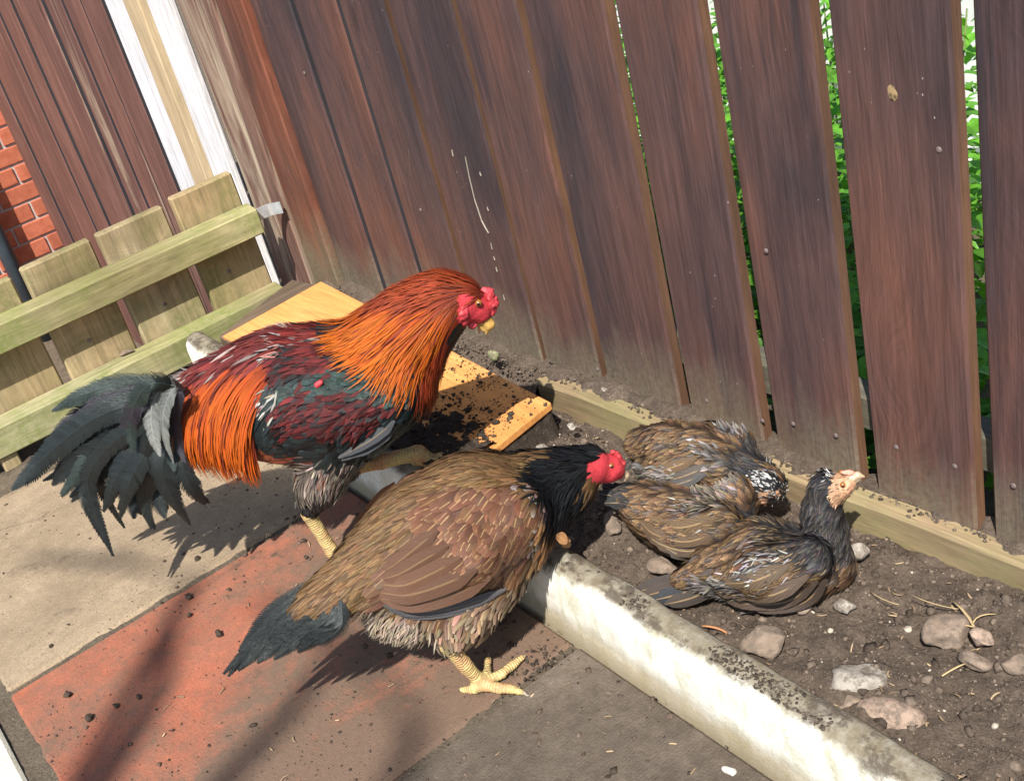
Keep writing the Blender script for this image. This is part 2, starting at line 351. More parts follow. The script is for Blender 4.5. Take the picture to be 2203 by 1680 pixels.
# ------------------------------------------------------------------ feather and skin materials
def feather_mat(name, rough, spec, film=0.0, sheen=0.0, barb=.45, tint=None):
    t = T(name, rough, spec)
    uv = t.n('ShaderNodeUVMap').outputs[0]; x = t.xyz(uv); u, vv = x[0], x[1]
    au = t.math('ABSOLUTE', t.math('SUBTRACT', u, .5))
    col = t.attr('Col'); opt = t.xyz(t.attr('Opt', 'Vector'))     # shaft strength, pencilling strength, random
    bv = t.n('ShaderNodeCombineXYZ'); t.l(t.math('ADD', t.math('MULTIPLY', vv, 34.0), t.math('MULTIPLY', au, -30.0)), bv.inputs[0])
    t.l(t.math('MULTIPLY', au, 5.0), bv.inputs[1]); t.l(t.math('MULTIPLY', opt[2], 91.0), bv.inputs[2])
    bn = t.noise(1.0, 4, .65, bv.outputs[0])
    col = t.mix(barb, col, t.ramp(bn, [(.3, .55), (.7, 1.35)]), 'MULTIPLY')
    band = t.math('SINE', t.math('ADD', t.math('MULTIPLY', t.math('ADD', vv, t.math('MULTIPLY', au, -.7)), 32.0), t.math('MULTIPLY', bn, 5.0)))
    pm = t.math('MULTIPLY', t.ramp(band, [(.35, 0), (.62, 1)]), opt[1])
    col = t.mix(pm, col, (.022, .016, .013))
    sm = t.math('MULTIPLY', t.ramp(au, [(.02, 1.0), (.065, 0.0)]), t.math('MULTIPLY', opt[0], t.ramp(vv, [(.35, 0.0), (.5, 1.0)])))
    col = t.mix(sm, col, (.44, .29, .13))
    if tint: t.b.inputs['Specular Tint'].default_value = (*tint, 1)
    if sheen: t.b.inputs['Sheen Weight'].default_value = sheen; t.b.inputs['Sheen Roughness'].default_value = .4
    if film:
        t.b.inputs['Thin Film Thickness'].default_value = film; t.b.inputs['Thin Film IOR'].default_value = 1.7
        t.l(t.math('ADD', film - 60, t.math('MULTIPLY', bn, 130.0)), t.b.inputs['Thin Film Thickness'])
    fb = t.n('ShaderNodeCombineXYZ'); t.l(t.math('ADD', t.math('MULTIPLY', vv, 120.0), t.math('MULTIPLY', au, -110.0)), fb.inputs[0]); t.l(t.math('MULTIPLY', opt[2], 57.0), fb.inputs[1])
    fn = t.noise(1.0, 2, .6, fb.outputs[0])
    rg = t.ramp(t.math('ADD', t.math('MULTIPLY', bn, .6), t.math('MULTIPLY', fn, .4)), [(.3, max(.2, rough - .14)), (.7, rough + .2)])
    return t.done(col, rg, t.bump(t.math('ADD', bn, t.math('MULTIPLY', fn, .5)), .5, .0016))
M_FEATHER = feather_mat('feather', .5, .28, 0, 0.0)
M_GLOSS = feather_mat('glossy_feather', .42, .22, 0, 0.0)
M_IRID = feather_mat('iridescent_feather', .36, .42, 0, 0.0, .8, (.90, 1.0, .95))
M_IRIDP = feather_mat('purple_sheen_feather', .38, .42, 0, 0.0, .8, (.97, .92, 1.0))
t = T('bird_skin', .55, .3); ac = t.attr('Arc', 'Fac'); sc_ = t.math('SINE', t.math('ADD', t.math('MULTIPLY', ac, 1650.0), t.math('MULTIPLY', t.noise(130, 3), 9.0)))
on = t.math('GREATER_THAN', ac, .0001); crease = t.math('MULTIPLY', t.ramp(sc_, [(.0, 1.0), (.28, 0.0)]), on)
cs = t.mix(.5, t.attr('Col'), t.ramp(t.noise(260, 5, .7), [(.3, .6), (.7, 1.35)]), 'MULTIPLY'); cs = t.mix(t.math('MULTIPLY', crease, .34), cs, (.24, .15, .06))
dirt = t.math('MULTIPLY', t.math('MULTIPLY', on, .55), t.ramp(t.noise(75, 5, .7), [(.5, 0), (.66, 1)])); cs = t.mix(dirt, cs, (.14, .10, .07))
M_SKIN = t.done(cs, None, t.bump(t.math('ADD', t.math('ADD', t.noise(330, 4), t.math('MULTIPLY', t.vor(300), .5)), t.math('MULTIPLY', t.math('MULTIPLY', sc_, on), .8)), .5, .0013))
t = T('comb_skin', .5, .4); M_COMB = t.done(t.ramp(t.noise(220, 5, .7), [(.3, (.34, .022, .030)), (.7, (.62, .075, .085))]), None, t.bump(t.noise(380, 4, .7), .5, .0015))
t = T('pink_skin', .55, .35); M_PINK = t.done(t.ramp(t.noise(240, 5, .7), [(.3, (.46, .17, .12)), (.7, (.68, .34, .24))]), None, t.bump(t.vor(420), .5, .0015))
t = T('beak_horn', .4, .5); M_BEAK = t.done(t.ramp(t.noise(160, 4), [(.3, (.46, .25, .06)), (.7, (.62, .40, .12))]))
t = T('beak_grey_horn', .4, .5); M_BEAK2 = t.done(t.ramp(t.noise(160, 4), [(.3, (.36, .26, .17)), (.7, (.55, .40, .27))]))
t = T('eye_iris', .15, .6); M_IRIS = t.done((.26, .10, .02)); t = T('eye_pupil', .08, .7); M_PUPIL = t.done((.01, .008, .006))

# ================================================================== THE SETTING
def sheet(name, x0, x1, y0, y1, z, mat, nx=1, ny=1):
    xs = np.linspace(x0, x1, nx + 1); ys = np.linspace(y0, y1, ny + 1)
    V = [(x, y, z) for y in ys for x in xs]; Fq = [[j * (nx + 1) + i, j * (nx + 1) + i + 1, (j + 1) * (nx + 1) + i + 1, (j + 1) * (nx + 1) + i] for j in range(ny) for i in range(nx)]
    me = bpy.data.meshes.new(name); me.from_pydata(V, [], Fq); me.update(); return add(name, me, mat)
struct(sheet('ground', -60, 60, -60, 60, -0.66, M_GROUND))
def hgrid(name, x0, x1, y0, y1, step, fz, mat):
    nx = int((x1 - x0) / step); ny = int((y1 - y0) / step)
    X, Y = np.meshgrid(np.linspace(x0, x1, nx), np.linspace(y0, y1, ny)); P = np.stack([X.ravel(), Y.ravel()], 1)
    Z = fz(P); i = np.arange(nx * ny).reshape(ny, nx)
    Fq = np.stack([i[:-1, :-1].ravel(), i[:-1, 1:].ravel(), i[1:, 1:].ravel(), i[1:, :-1].ravel()], 1)
    return add(name, mesh_np(name, np.column_stack([P, Z]), Fq, True), mat)
# terrace on which the paving lies, with the drop beyond the gate
struct(cbox('terrace', -2.44, 4.0, -4.0, 6.0, -0.70, -0.028, M_GROUND, c=.004))
struct(hgrid('earth_strip', -2.42, -2.175, -.4, .56, .008, lambda P: -.022 + .012 * fbm(P, 14, 4, 3), M_GROUND))

# paving slabs
pav = bpy.data.objects.new('paving', None); COL.objects.link(pav); struct(pav)
def slab(x0, x1, y0, y1, mat, dz=0.0):
    V, Fs = cbox_data(x0 + .004, x1 - .004, y0 + .004, y1 - .004, -.045, 0.0 + dz, .005)
    me = bpy.data.meshes.new('paving_slab'); me.from_pydata(V, [], Fs); me.update(); return add('paving_slab', me, mat, pav)
slab(-2.19, -1.579, -.036, .562, M_SLAB_BEIGE, .001); slab(-1.575, -.982, -.036, .562, M_SLAB_RED); slab(-.978, -.38, -.036, .562, M_SLAB_GREY, .002)
slab(-.376, .22, -.036, .556, M_SLAB_BEIGE)
slab(-2.19, -1.62, -.66, -.062, M_SLAB_GREY); slab(-1.60, -1.0, -.66, -.058, M_SLAB_PALE, .006); slab(-.99, -.38, -.66, -.062, M_SLAB_RED); slab(-.376, .22, -.66, -.062, M_SLAB_BEIGE)
struct(hgrid('joint_sand', -2.19, .2, -.066, .556, .012, lambda P: -.0045 + .003 * fbm(P, 40, 3, 5), M_GROUND))

# concrete edging
def curb():
    prof = [(-.003, -.05), (-.003, .006), (-.001, .012), (0, .02), (0, .05), (.001, .074), (.004, .088), (.010, .096), (.018, .100), (.030, .101), (.040, .099), (.046, .093), (.048, .08), (.048, -.05)]
    xs = np.linspace(-2.245, .15, 260); k = len(prof); V = []
    for i, x in enumerate(xs):
        for (y, z) in prof: V.append((x, y, z))
    V = np.array(V); nzy = fbm(np.column_stack([V[:, 0], V[:, 2] * 2]), 26, 3, 9) * .0011; nz = fbm(np.column_stack([V[:, 0], V[:, 1] * 2]), 22, 4, 4) * .0016
    V[:, 1] += nzy; V[:, 2] += np.where(V[:, 2] > 0, nz, 0)
    V[:k, 1] = .024 + (V[:k, 1] - .024) * .8
    Fq = [[i * k + j, i * k + j + 1, (i + 1) * k + j + 1, (i + 1) * k + j] for i in range(len(xs) - 1) for j in range(k - 1)]
    me = bpy.data.meshes.new('concrete_edging'); me.from_pydata(V.tolist(), [], Fq + [list(range(k))[::-1], [(len(xs) - 1) * k + j for j in range(k)]]); me.update()
    me.polygons.foreach_set('use_smooth', np.ones(len(me.polygons), bool))
    o = add('concrete_edging', me, M_CURB); o.location = (0, .569, 0)
    tag(o, 'long white concrete edging stone between the paving and the soil bed', 'edging'); return o
curb()

# soil bed
def tim_y(x): return .874 + .034 * (x + 1.42) / .85
MOUNDS = [(1905, 1165, .05, .035, .020), (1200, 1010, .07, .05, .012), (1330, 1110, .05, .05, .006), (1850, 1240, .06, .03, .010), (2150, 1290, .10, .04, .012), (2000, 1480, .12, .08, .008)]
def soil_z(P):
    z = .046 - .006 * np.clip((P[:, 1] - .8) / .1, 0, 1) + .011 * fbm(P, 9, 4, 2) + .0055 * fbm(P, 45, 4, 8) + .003 * np.abs(fbm(P, 120, 2, 12))
    for (x, y, rx, ry, h) in MOUNDS:
        c = onZ(x, y, .07); z = z + h * np.exp(-((P[:, 0] - c[0]) / rx) ** 2 - ((P[:, 1] - c[1]) / ry) ** 2)
    return np.minimum(z, .098)
struct(hgrid('soil_bed', -2.28, .15, .600, .93, .0045, soil_z, M_SOIL))

# edging timber along the fence, with earth lying on it
def timber():
    n = 60; xs = np.linspace(-1.43, .1, n); V = []; prof = [(0, -.02), (0, .083), (.004, .087), (.026, .088), (.03, .083), (.03, -.02)]; k = len(prof)
    for x in xs:
        w_ = .002 * math.sin(x * 5) + .001 * math.sin(x * 17)
        for (y, z) in prof: V.append((x, tim_y(x) + y + w_, z + (.0012 * math.sin(x * 23) if z > 0 else 0)))
    V = np.array(V); V[:k, 0] += .012 * np.clip(-np.linspace(-1, 1, k), 0, 1)
    Fq = [[i * k + j, i * k + j + 1, (i + 1) * k + j + 1, (i + 1) * k + j] for i in range(n - 1) for j in range(k - 1)]
    me = bpy.data.meshes.new('edging_timber'); me.from_pydata(V.tolist(), [], Fq + [list(range(k))[::-1], [(n - 1) * k + j for j in range(k)]]); me.update()
    return tag(add('edging_timber', me, W_EDGE), 'long tan timber plank edging the soil along the foot of the brown fence', 'plank')
timber()
def ridge_z(P):
    d = P[:, 1] - (np.array([tim_y(x) for x in P[:, 0]]) + .028)
    return .083 + .010 * fbm(P, 30, 4, 21) + .012 * np.clip(d / .02, -1, 1) - .002
rg = hgrid('soil_ridge', -2.25, .1, .0, .08, .004, lambda P: P[:, 1] * 0, M_SOIL); struct(rg)
def shape_ridge(me):
    P = np.zeros(len(me.vertices) * 3, np.float32); me.vertices.foreach_get('co', P); P = P.reshape(-1, 3); x = P[:, 0]; s = P[:, 1] / .08
    y0 = np.where(x < -1.435, .870, np.array([tim_y(v) for v in x]) + .007); Y = y0 + (.953 - y0) * s; Q = np.column_stack([x, Y])
    z = np.where(x < -1.435, .052 + .03 * s + .008 * fbm(Q, 25, 4, 21), .0835 + .010 * np.clip((Y - y0 - .010) / .02, -.6, 1) + .007 * fbm(Q, 30, 4, 21))
    me.vertices.foreach_set('co', np.column_stack([Q, z]).astype(np.float32).ravel()); me.update()
shape_ridge(rg.data)

# ------------------------------------------------------------------ the board fence
FY = .932; TH = .022
fence = thing('board_fence', (-1.5, FY, .09), 'tall brown stained fence of upright boards running behind all the birds', 'fence')
FO = np.array([-1.5, FY, .09])
def board(x0, x1, z0, z1, mat, tilt=0.0, off=0.0, lab=None, th=TH, edge=None):
    def wp(x, y, z):
        s = (x - x0) / (x1 - x0)
        return (x + .0025 * math.sin(z * 5 + x0 * 31) * .6, y + off - tilt * (1 - s) + .0012 * math.sin(z * 7 + x0 * 19), z)
    zs = [z0, z1]
    o = cbox('board', x0, x1, FY, FY + th, z0, z1, mat, fence, c=.0035, warp=wp, origin=FO)
    if lab: o['label'] = lab
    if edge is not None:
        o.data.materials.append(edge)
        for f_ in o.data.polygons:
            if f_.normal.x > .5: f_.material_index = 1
    return o
lefts = [-1.467, -1.308, -1.118, -.957, -.793, -.632, -.472, -.31, -.15]
for i in range(len(lefts) - 1):
    g = [.014, .0242, .0215, .0285, .0225, .02, .02, .02][i]
    board(lefts[i], lefts[i + 1] - g, .078 + .004 * math.sin(i * 3), 1.02 + .01 * math.sin(i * 5), W_FENCE, edge=W_SAWN_BROWN)
fl = [-2.185, -1.995, -1.82, -1.66, -1.467]
for i in range(4):
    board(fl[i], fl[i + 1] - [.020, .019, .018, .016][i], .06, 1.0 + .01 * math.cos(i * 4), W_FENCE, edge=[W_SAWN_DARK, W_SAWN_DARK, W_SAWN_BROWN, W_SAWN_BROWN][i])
board(-2.312, -2.186, -.02, 1.02, W_FENCE_RED, off=-.016, lab='reddish worn fence post board')
board(-2.525, -2.345, -.66, 1.03, W_FENCE_WORN, off=-.012, lab='worn board with the stain flaking off')
board(-2.62, -2.31, -.66, 1.0, W_FENCE, off=.022)
board(-2.74, -2.615, -.66, 1.05, W_WHITE, off=-.004, lab='board with flaking white paint')
board(-2.865, -2.765, -.66, 1.05, W_RAW, off=-.016, th=.05, lab='raw pale timber post')
board(-3.05, -2.885, -.66, 1.05, W_WHITE, off=.0, lab='board with flaking white paint')
fl = [-4.83, -4.61, -4.38, -4.15, -3.95, -3.78, -3.59, -3.41, -3.24, -3.05]
for i in range(9):
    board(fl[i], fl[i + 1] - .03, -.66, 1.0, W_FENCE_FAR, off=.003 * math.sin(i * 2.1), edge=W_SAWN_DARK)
for (z0, z1, x0, x1) in ((.155, .205, -1.55, .1), (.70, .76, -2.3, .1)):
    cbox('rail', x0, x1, FY + TH + .002, FY + TH + .04, z0, z1, W_GREY, fence, origin=FO)
nv, nf = ICO1; nv = nv * np.array([1, .45, 1])
nme = mesh_np('nail', ICO2[0] * np.array([1, .4, 1]) * .0037, ICO2[1], True); nme.materials.append(M_NAIL)
for (x, y) in ((1520, 862), (1640, 905), (1706, 912), (1798, 937), (1928, 962), (2054, 1003), (2180, 1045), (1285, 795), (1350, 838), (1648, 540), (655, 158), (2020, 323), (905, 452)):
    o = add('nail', nme, None, fence); p = onY(x, y, FY - .001) - FO; o.location = p.tolist()

t = T('pale_knot', .8, .2); M_KNOTP = t.done(t.ramp(t.vor(140), [(.1, (.06, .035, .025)), (.5, (.32, .22, .11))]))
t = T('dark_knot', .7, .25); M_KNOTD = t.done(t.ramp(t.math('SINE', t.math('MULTIPLY', t.math('ADD', t.vor(14), t.noise(20, 2)), 60.0)), [(.0, (.030, .022, .024)), (1.0, (.060, .038, .034))]))
t = T('dried_drip', .6, .3); M_DRIP = t.done((.34, .30, .24))
def on_fence(name, pts, wpx, mat, proud=.0012):
    p = np.array([onY(x, y, FY - proud) for x, y in pts]) - FO; k = len(p); V = []
    for i in range(k):
        w_ = (wpx[i] if hasattr(wpx, '__len__') else wpx) * 4.2e-4
        V += [p[i] + np.array([-w_, .0035, 0]), p[i] + np.array([0, 0, 0]), p[i] + np.array([w_, .0035, 0])]
    Fq = [[i * 3 + j, i * 3 + j + 1, i * 3 + j + 4, i * 3 + j + 3] for i in range(k - 1) for j in (0, 1)]
    me = bpy.data.meshes.new(name); me.from_pydata([v.tolist() for v in V], [], Fq); me.update(); return add(name, me, mat, fence)
on_fence('paint_drip', [(1000, 338), (1008, 380), (1020, 430), (1035, 475), (1044, 492), (1050, 502)], [1, 1.6, 1.6, 2, 3.5, 1], M_DRIP)
for (x, y, w_, h_) in ((1056, 530, 1.6, 14), (1062, 556, 1.6, 8), (1067, 580, 3.2, 10), (1083, 640, 2, 12), (972, 330, 4, 14), (1032, 375, 2.5, 8), (1166, 500, 2.5, 6), (880, 350, 1, 60), (1048, 450, 1, 8)):
    on_fence('paint_drip', [(x - 1, y - h_ / 2), (x, y), (x + 2, y + h_ / 2)], [w_ * .5, w_, w_ * .4], M_DRIP)
for (x, y, w_, h_, mt) in ((1920, 200, 13, 20, M_KNOTP), )[:1]:
    V_, F_ = ICO2; me = mesh_np('knot', V_ * np.array([w_ * 6e-4, .0009, h_ * 6e-4]) * (1 + .15 * fbm(V_, 2, 2, int(x)))[:, None], F_, True); o = add('knot', me, mt, fence); o.location = (onY(x, y, FY - .0006) - FO).tolist()

# ------------------------------------------------------------------ low gate
gate = thing('low_gate', (-2.36, .5, 0), 'low mossy wooden gate of short slats nailed to two rails, left of the rooster', 'gate')
GO = np.array([-2.36, .5, 0])
for (z0, z1, y1) in ((.203, .261, .853), (.006, .070, .850)):
    cbox('rail', -2.374, -2.328, -.35, y1, z0, z1, W_GATE_Y, gate, c=.003, origin=GO, warp=lambda x, y, z: (x + .002 * math.sin(y * 9), y, z + (.006 if (x < -2.36 and z > .05) else 0) + .0015 * math.sin(y * 13)))
for i, (y0, y1, zt) in enumerate(((.700, .846, .338), (.528, .678, .331), (.362, .510, .330), (.19, .342, .324), (.02, .172, .327), (-.15, .0, .33))):
    cbox('slat', -2.402, -2.3765, y0, y1, .02, zt, W_GATE_Z, gate, c=.004, origin=GO, warp=lambda x, y, z, i=i: (x + .001 * math.sin(z * 20 + i), y + .002 * math.sin(z * 11 + i * 2), z + .003 * math.sin(y * 40 + i)))
cbox('foot_post', -2.375, -2.335, .160, .196, -.04, .006, W_GATE_Z, gate, c=.003, origin=GO)
for (y, z) in ((.425, .135), (.60, .135), (.76, .14)):
    o = add('nail', nme, None, gate); o.location = (-2.3755 + 2.36, y - .5, z); o.rotation_euler = (0, 0, math.pi / 2); o.scale = (1.3, 1.3, 1.3)
def bracket():
    pts = [(-2.352, .852), (-2.350, .885), (-2.346, .893), (-2.331, .908)]; V = []; th = .0025
    for (x, y) in pts:
        for z in (.224, .250): V += [(x + th, y, z), (x - th, y + .001, z)]
    V = np.array(V) - GO; Fq = []
    for i in range(3):
        a = i * 4; bq = a + 4
        Fq += [[a, bq, bq + 2, a + 2], [a + 1, a + 3, bq + 3, bq + 1], [a + 2, bq + 2, bq + 3, a + 3], [a, a + 1, bq + 1, bq]]
    Fq += [[0, 2, 3, 1], [12, 13, 15, 14]]
    me = bpy.data.meshes.new('latch_plate'); me.from_pydata(V.tolist(), [], Fq); me.update(); add('latch_plate', me, M_METAL, gate)
bracket()

# ------------------------------------------------------------------ brick wall and downpipe beyond the gate
wall = thing('brick_wall', (-4.86, .3, -.66), 'red brick wall with pale mortar far behind the low gate', 'wall')
WO = np.array([-4.86, .3, -.66])
cbox('mortar', -5.05, -4.868, -.9, 1.6, -.66, 1.2, M_MORTAR, wall, origin=WO)
bv, bf = cbox_data(-.05, .008, -.1025, .1025, -.0325, .0325, .003)
bme = bpy.data.meshes.new('brick'); bme.from_pydata(bv, [], bf); bme.update(); bme.materials.append(M_BRICK)
for r_ in range(0, 20):
    for k in range(-4, 6):
        y = .3 + .215 * k + (.1075 if r_ % 2 else 0) + .052; z = -.66 + .0375 + .075 * r_
        o = add('brick', bme, None, wall); o.location = (-.008 + random.uniform(-.0015, .0015), y - .3, z + .66); o.rotation_euler = (0, random.uniform(-.006, .006), 0)
pc = onX(40, 600, -4.79)
pipe = thing('downpipe', (-4.79, pc[1], -.66), 'dark blue-grey plastic downpipe standing before the brick wall', 'pipe')
tube('pipe_body', [(0, 0, 0), (0, 0, .6), (0, 0, 1.2), (0, 0, 1.9)], .031, M_PIPE, pipe, 24)
tube('collar', [(0, 0, 1.30), (0, 0, 1.36)], .036, M_PIPE, pipe, 24)
cbox('pipe_clip', -.07, .0, -.04, .04, 1.40, 1.42, M_PIPE, pipe, c=.002)

# ------------------------------------------------------------------ planks and boards on the bed
def lay(name, corners, th, mat, label, cat, n=24):
    """flat board from four corners (top surface), thickness th"""
    a, b2, c, d = [np.array(p, float) for p in corners]; base = (a + b2 + c + d) / 4; V = []; m = 5
    for i in range(n):
        for j in range(m):
            s = i / (n - 1); u = j / (m - 1); V.append((a * (1 - s) + b2 * s) * (1 - u) + (d * (1 - s) + c * s) * u)
    V = np.array(V); V[:, 2] += .0012 * np.sin(V[:, 0] * 9) ; nV = len(V); V = np.vstack([V, V - np.array([0, 0, th])]) - base; Fq = []
    for i in range(n - 1):
        for j in range(m - 1):
            q = [i * m + j, (i + 1) * m + j, (i + 1) * m + j + 1, i * m + j + 1]; Fq.append(q); Fq.append([x + nV for x in q[::-1]])
    rim = [i * m for i in range(n)] + [(n - 1) * m + j for j in range(1, m)] + [i * m + m - 1 for i in range(n - 2, -1, -1)] + [j for j in range(m - 2, 0, -1)]
    for i in range(len(rim)): p, q = rim[i], rim[(i + 1) % len(rim)]; Fq.append([q, p, p + nV, q + nV])
    me = bpy.data.meshes.new(name); me.from_pydata(V.tolist(), [], Fq); me.update(); o = add(name, me, mat); o.location = base.tolist()
    bv_ = o.modifiers.new('edge', 'BEVEL'); bv_.width = .0025; bv_.segments = 2; bv_.limit_method = 'ANGLE'
    return tag(o, label, cat)
BZ = .104
BC = [onZ(478, 722, BZ), onZ(1040, 985, BZ), onZ(1186, 866, BZ), onZ(690, 604, BZ)]
lay('orange_board', BC, .014, W_BOARD, 'orange-stained flat board half covered in dark soil beneath the rooster', 'board')
lay('dark_plank', [onZ(470, 722, .098), onZ(500, 742, .098), onZ(680, 612, .098), onZ(628, 600, .098)], .03, W_DARK, 'dark weathered plank lying between the low gate and the orange board', 'plank', 8)

# dark soil heaped on the board
bc = np.array(BC); 
def pile_z(P):
    px, py = proj(np.column_stack([P, np.full(len(P), BZ)]))
    # along the board's near edge and right end
    e0 = (py - (px * .30 + 590)) / 34.0
    m = np.clip(e0, -1.5, 3.0) * .8
    m += 1.1 * np.exp(-((px - 1095) / 80) ** 2 - ((py - 800) / 35) ** 2) + .5 * np.exp(-((px - 1110) / 40) ** 2 - ((py - 880) / 30) ** 2) + .5 * np.exp(-((px - 1010) / 45) ** 2 - ((py - 845) / 25) ** 2)
    m += -1.2 * np.clip((760 - px) / 60, 0, 2)
    m += .30 * np.clip((px - 850) / 60, 0, 1)
    nz = fbm(P, 42, 5, 31, .7) * 1.0
    far = (py - 604) - (px - 690) * .528; end = (px - 1040) * .815 + (py - 985)
    lose = np.clip(np.maximum(-(far - 4) / 6, (end + 4) / 6), 0, 1)
    return -.05 * lose + BZ - .006 + .0075 * np.clip(m + nz - .25, -1, 1.9) + .0032 * fbm(P, 150, 3, 33)
pl = hgrid('soil_heap', -1.98, -1.30, .60, .86, .0035, pile_z, M_SOIL_DARK)
tag(pl, 'dark moist soil scattered over the orange board', 'soil'); pl['kind'] = 'stuff'

# ------------------------------------------------------------------ stones
def stone(px, py, z, rx, ry, rz, mi, label, seed, name='stone', cat='stone', rot=0.0, group=None, mat=None, sink=.28):
    V, Fc = ICO3; V = V.copy(); d = fbm(V, 1.1, 2, seed) * .32 + fbm(V, 2.6, 3, seed + 5) * .10
    # facets
    for k in range(12):
        rr = np.random.default_rng(seed * 13 + k); n = rr.normal(size=3); n /= np.linalg.norm(n); lim = rr.uniform(.52, .86)
        dd = V @ n; V = V - np.outer(np.clip(dd - lim, 0, None), n)
    V = V * (1 + d[:, None] * .55) * np.array([rx, ry, rz]); c, s = math.cos(rot), math.sin(rot)
    V = V @ np.array([[c, s, 0], [-s, c, 0], [0, 0, 1]])
    me = mesh_np(name, V, Fc, True); p = onZ(px, py, z); o = add(name, me, mat or M_STONE[mi]); o.location = (p[0], p[1], z + rz * (1 - 2 * sink))
    return tag(o, label, cat, group)
K = 5.3e-4
for i, a in enumerate([
    (1644, 1390, .052, 46, 42, 30, 0, 'rounded brown stone half buried just behind the white edging', .3),
    (1851, 1478, .046, 64, 46, 34, 1, 'angular grey stone with a flat top in the bare soil', .8),
    (1925, 1556, .044, 66, 36, 28, 2, 'long pinkish stone resting against the white edging at lower right', .5),
    (2039, 1370, .050, 52, 46, 28, 0, 'pointed brown stone beside the straw at right', 1.9),
    (2110, 1382, .055, 26, 22, 18, 2, 'small pinkish stone right of the pointed brown stone', .2),
    (1817, 1308, .055, 26, 20, 12, 1, 'small blue-grey stone in front of the alert pullet', .2),
    (1728, 1312, .055, 24, 16, 10, 0, 'flat brown stone under the breast of the alert pullet', 1.1),
    (1432, 1226, .055, 38, 26, 22, 0, 'brown stone lying behind the tail of the alert pullet', .4),
    (1319, 1132, .06, 44, 20, 20, 0, 'elongated brown stone below the dark tail of the middle pullet', -.6),
    (1846, 1200, .065, 28, 20, 24, 1, 'upright pale flake of stone in front of the alert pullet', .9),
    (2095, 1425, .05, 30, 24, 14, 0, 'low dark brown clod of stone near the right edge', .1),
    (1826, 1524, .048, 30, 18, 16, 0, 'dull brown stone between the grey and the pinkish stones', .7),
    (1230, 922, .075, 11, 9, 10, 3, 'tiny white stone near the corner of the orange board', .7),
    (1167, 972, .068, 19, 15, 16, 1, 'beige stone in the soil above the neck of the hen', .2),
    (1300, 840, .094, 16, 7, 5, 1, 'small flat grey stone on the soil along the fence', .2),
    (1064, 772, .095, 20, 16, 18, 1, 'mossy green lump of stone at the fence foot behind the rooster', .2),
    (1570, 1662, .0, 14, 10, 9, 3, 'white pebble on the grey paving at the bottom', .4),
    (275, 759, .078, 20, 9, 6, 0, 'brown pebble lying on the lower rail of the low gate', 1.3),
    (2189, 1430, .05, 30, 24, 16, 0, 'brown stone cut by the right edge of the picture', .3)]):
    k = K * (1.75 if a[1] < 800 and a[0] < 400 else 1.18)
    stone(a[0], a[1], a[2], a[3] * k, a[4] * k, a[5] * k, a[6], a[7], 40 + i, rot=a[8])
M_MOSS = stone_mat('mossy_stone', (.20, .22, .09), (.36, .36, .20))
for o in list(COL.objects):
    if o.get('label', '').startswith('mossy green'): o.data.materials[0] = M_MOSS
M_CLOD = soil_mat('clod', (.05, .038, .028), (.10, .075, .055))
for i, (x, y, s) in enumerate([(408, 1287, 13), (409, 1325, 8), (148, 1497, 12), (192, 1546, 13), (425, 1204, 11), (472, 1366, 13), (300, 1500, 8), (250, 1520, 9), (660, 1200, 8), (655, 1165, 9)]):
    beige = (y < 1250)
    red = (x, y) in ((660, 1200), (655, 1165)) or not beige
    stone(x, y, .001, s * 6.4e-4, s * 5e-4, s * 4.6e-4, 0, 'small dark clod of soil lying on the red paving slab' if red else 'small dark clod of soil lying on the beige paving slab', 90 + i, 'soil_clod', 'clod', group='soil clods on the paving', mat=M_CLOD, sink=.2)

# ------------------------------------------------------------------ crumbs of soil and litter
def scatter(name, P, sizes, cols, mat, label, cat, flat=.7):
    V0, F0 = ICO1; sel = np.arange(len(V0)); n = len(P)
    A = rng.uniform(.6, 1.3, (n, 1, 3)) * np.array([1, 1, flat]); jit = 1 + .25 * rng.normal(size=(n, len(V0), 1)).clip(-1.6, 1.6)
    an = rng.uniform(0, 6.28, n); c, s = np.cos(an), np.sin(an)
    V = V0[None] * jit * A; X = V[:, :, 0] * c[:, None] - V[:, :, 1] * s[:, None]; Y = V[:, :, 0] * s[:, None] + V[:, :, 1] * c[:, None]
    V = np.stack([X, Y, V[:, :, 2]], 2) * sizes[:, None, None] + P[:, None]
    Fc = (F0[None] + (np.arange(n) * len(V0))[:, None, None]).reshape(-1, 3)
    me = mesh_np(name, V.reshape(-1, 3), Fc); set_col(me, 'Col', np.repeat(cols, len(V0), 0)); o = add(name, me, mat)
    o['kind'] = 'stuff'; return tag(o, label, cat)
def pick(n, x0, x1, y0, y1): return np.column_stack([rng.uniform(x0, x1, n), rng.uniform(y0, y1, n)])
P = pick(9500, -1.45, -.25, .606, .90); z = soil_z(P); sz = rng.pareto(2.6, len(P)) * .0013 + .0008; sz = sz.clip(0, .0070)
g = rng.uniform(0, 1, (len(P), 1)) ** 1.5; cols = np.array([.055, .041, .031]) * (1 - g) + np.array([.18, .138, .104]) * g
cols[rng.uniform(size=len(P)) < .025] = (.42, .36, .28)
scatter('soil_crumbs', np.column_stack([P, z + sz * .2]), sz, cols, M_CRUMB, 'loose crumbs and grit on the soil bed', 'soil')
P = pick(1800, -2.2, -.2, .875, .932); keep = (P[:, 0] < -1.44) | (P[:, 1] > np.array([tim_y(v) for v in P[:, 0]]) + .004 + .02 * rng.uniform(size=len(P))); P = P[keep]; sz = rng.uniform(.001, .0035, len(P)); zz = np.where(P[:, 0] < -1.44, .07, .089)
scatter('fence_foot_crumbs', np.column_stack([P, zz]), sz, np.tile([.10, .078, .058], (len(P), 1)) * rng.uniform(.5, 1.6, (len(P), 1)), M_CRUMB, 'crumbs of earth along the foot of the fence', 'soil')
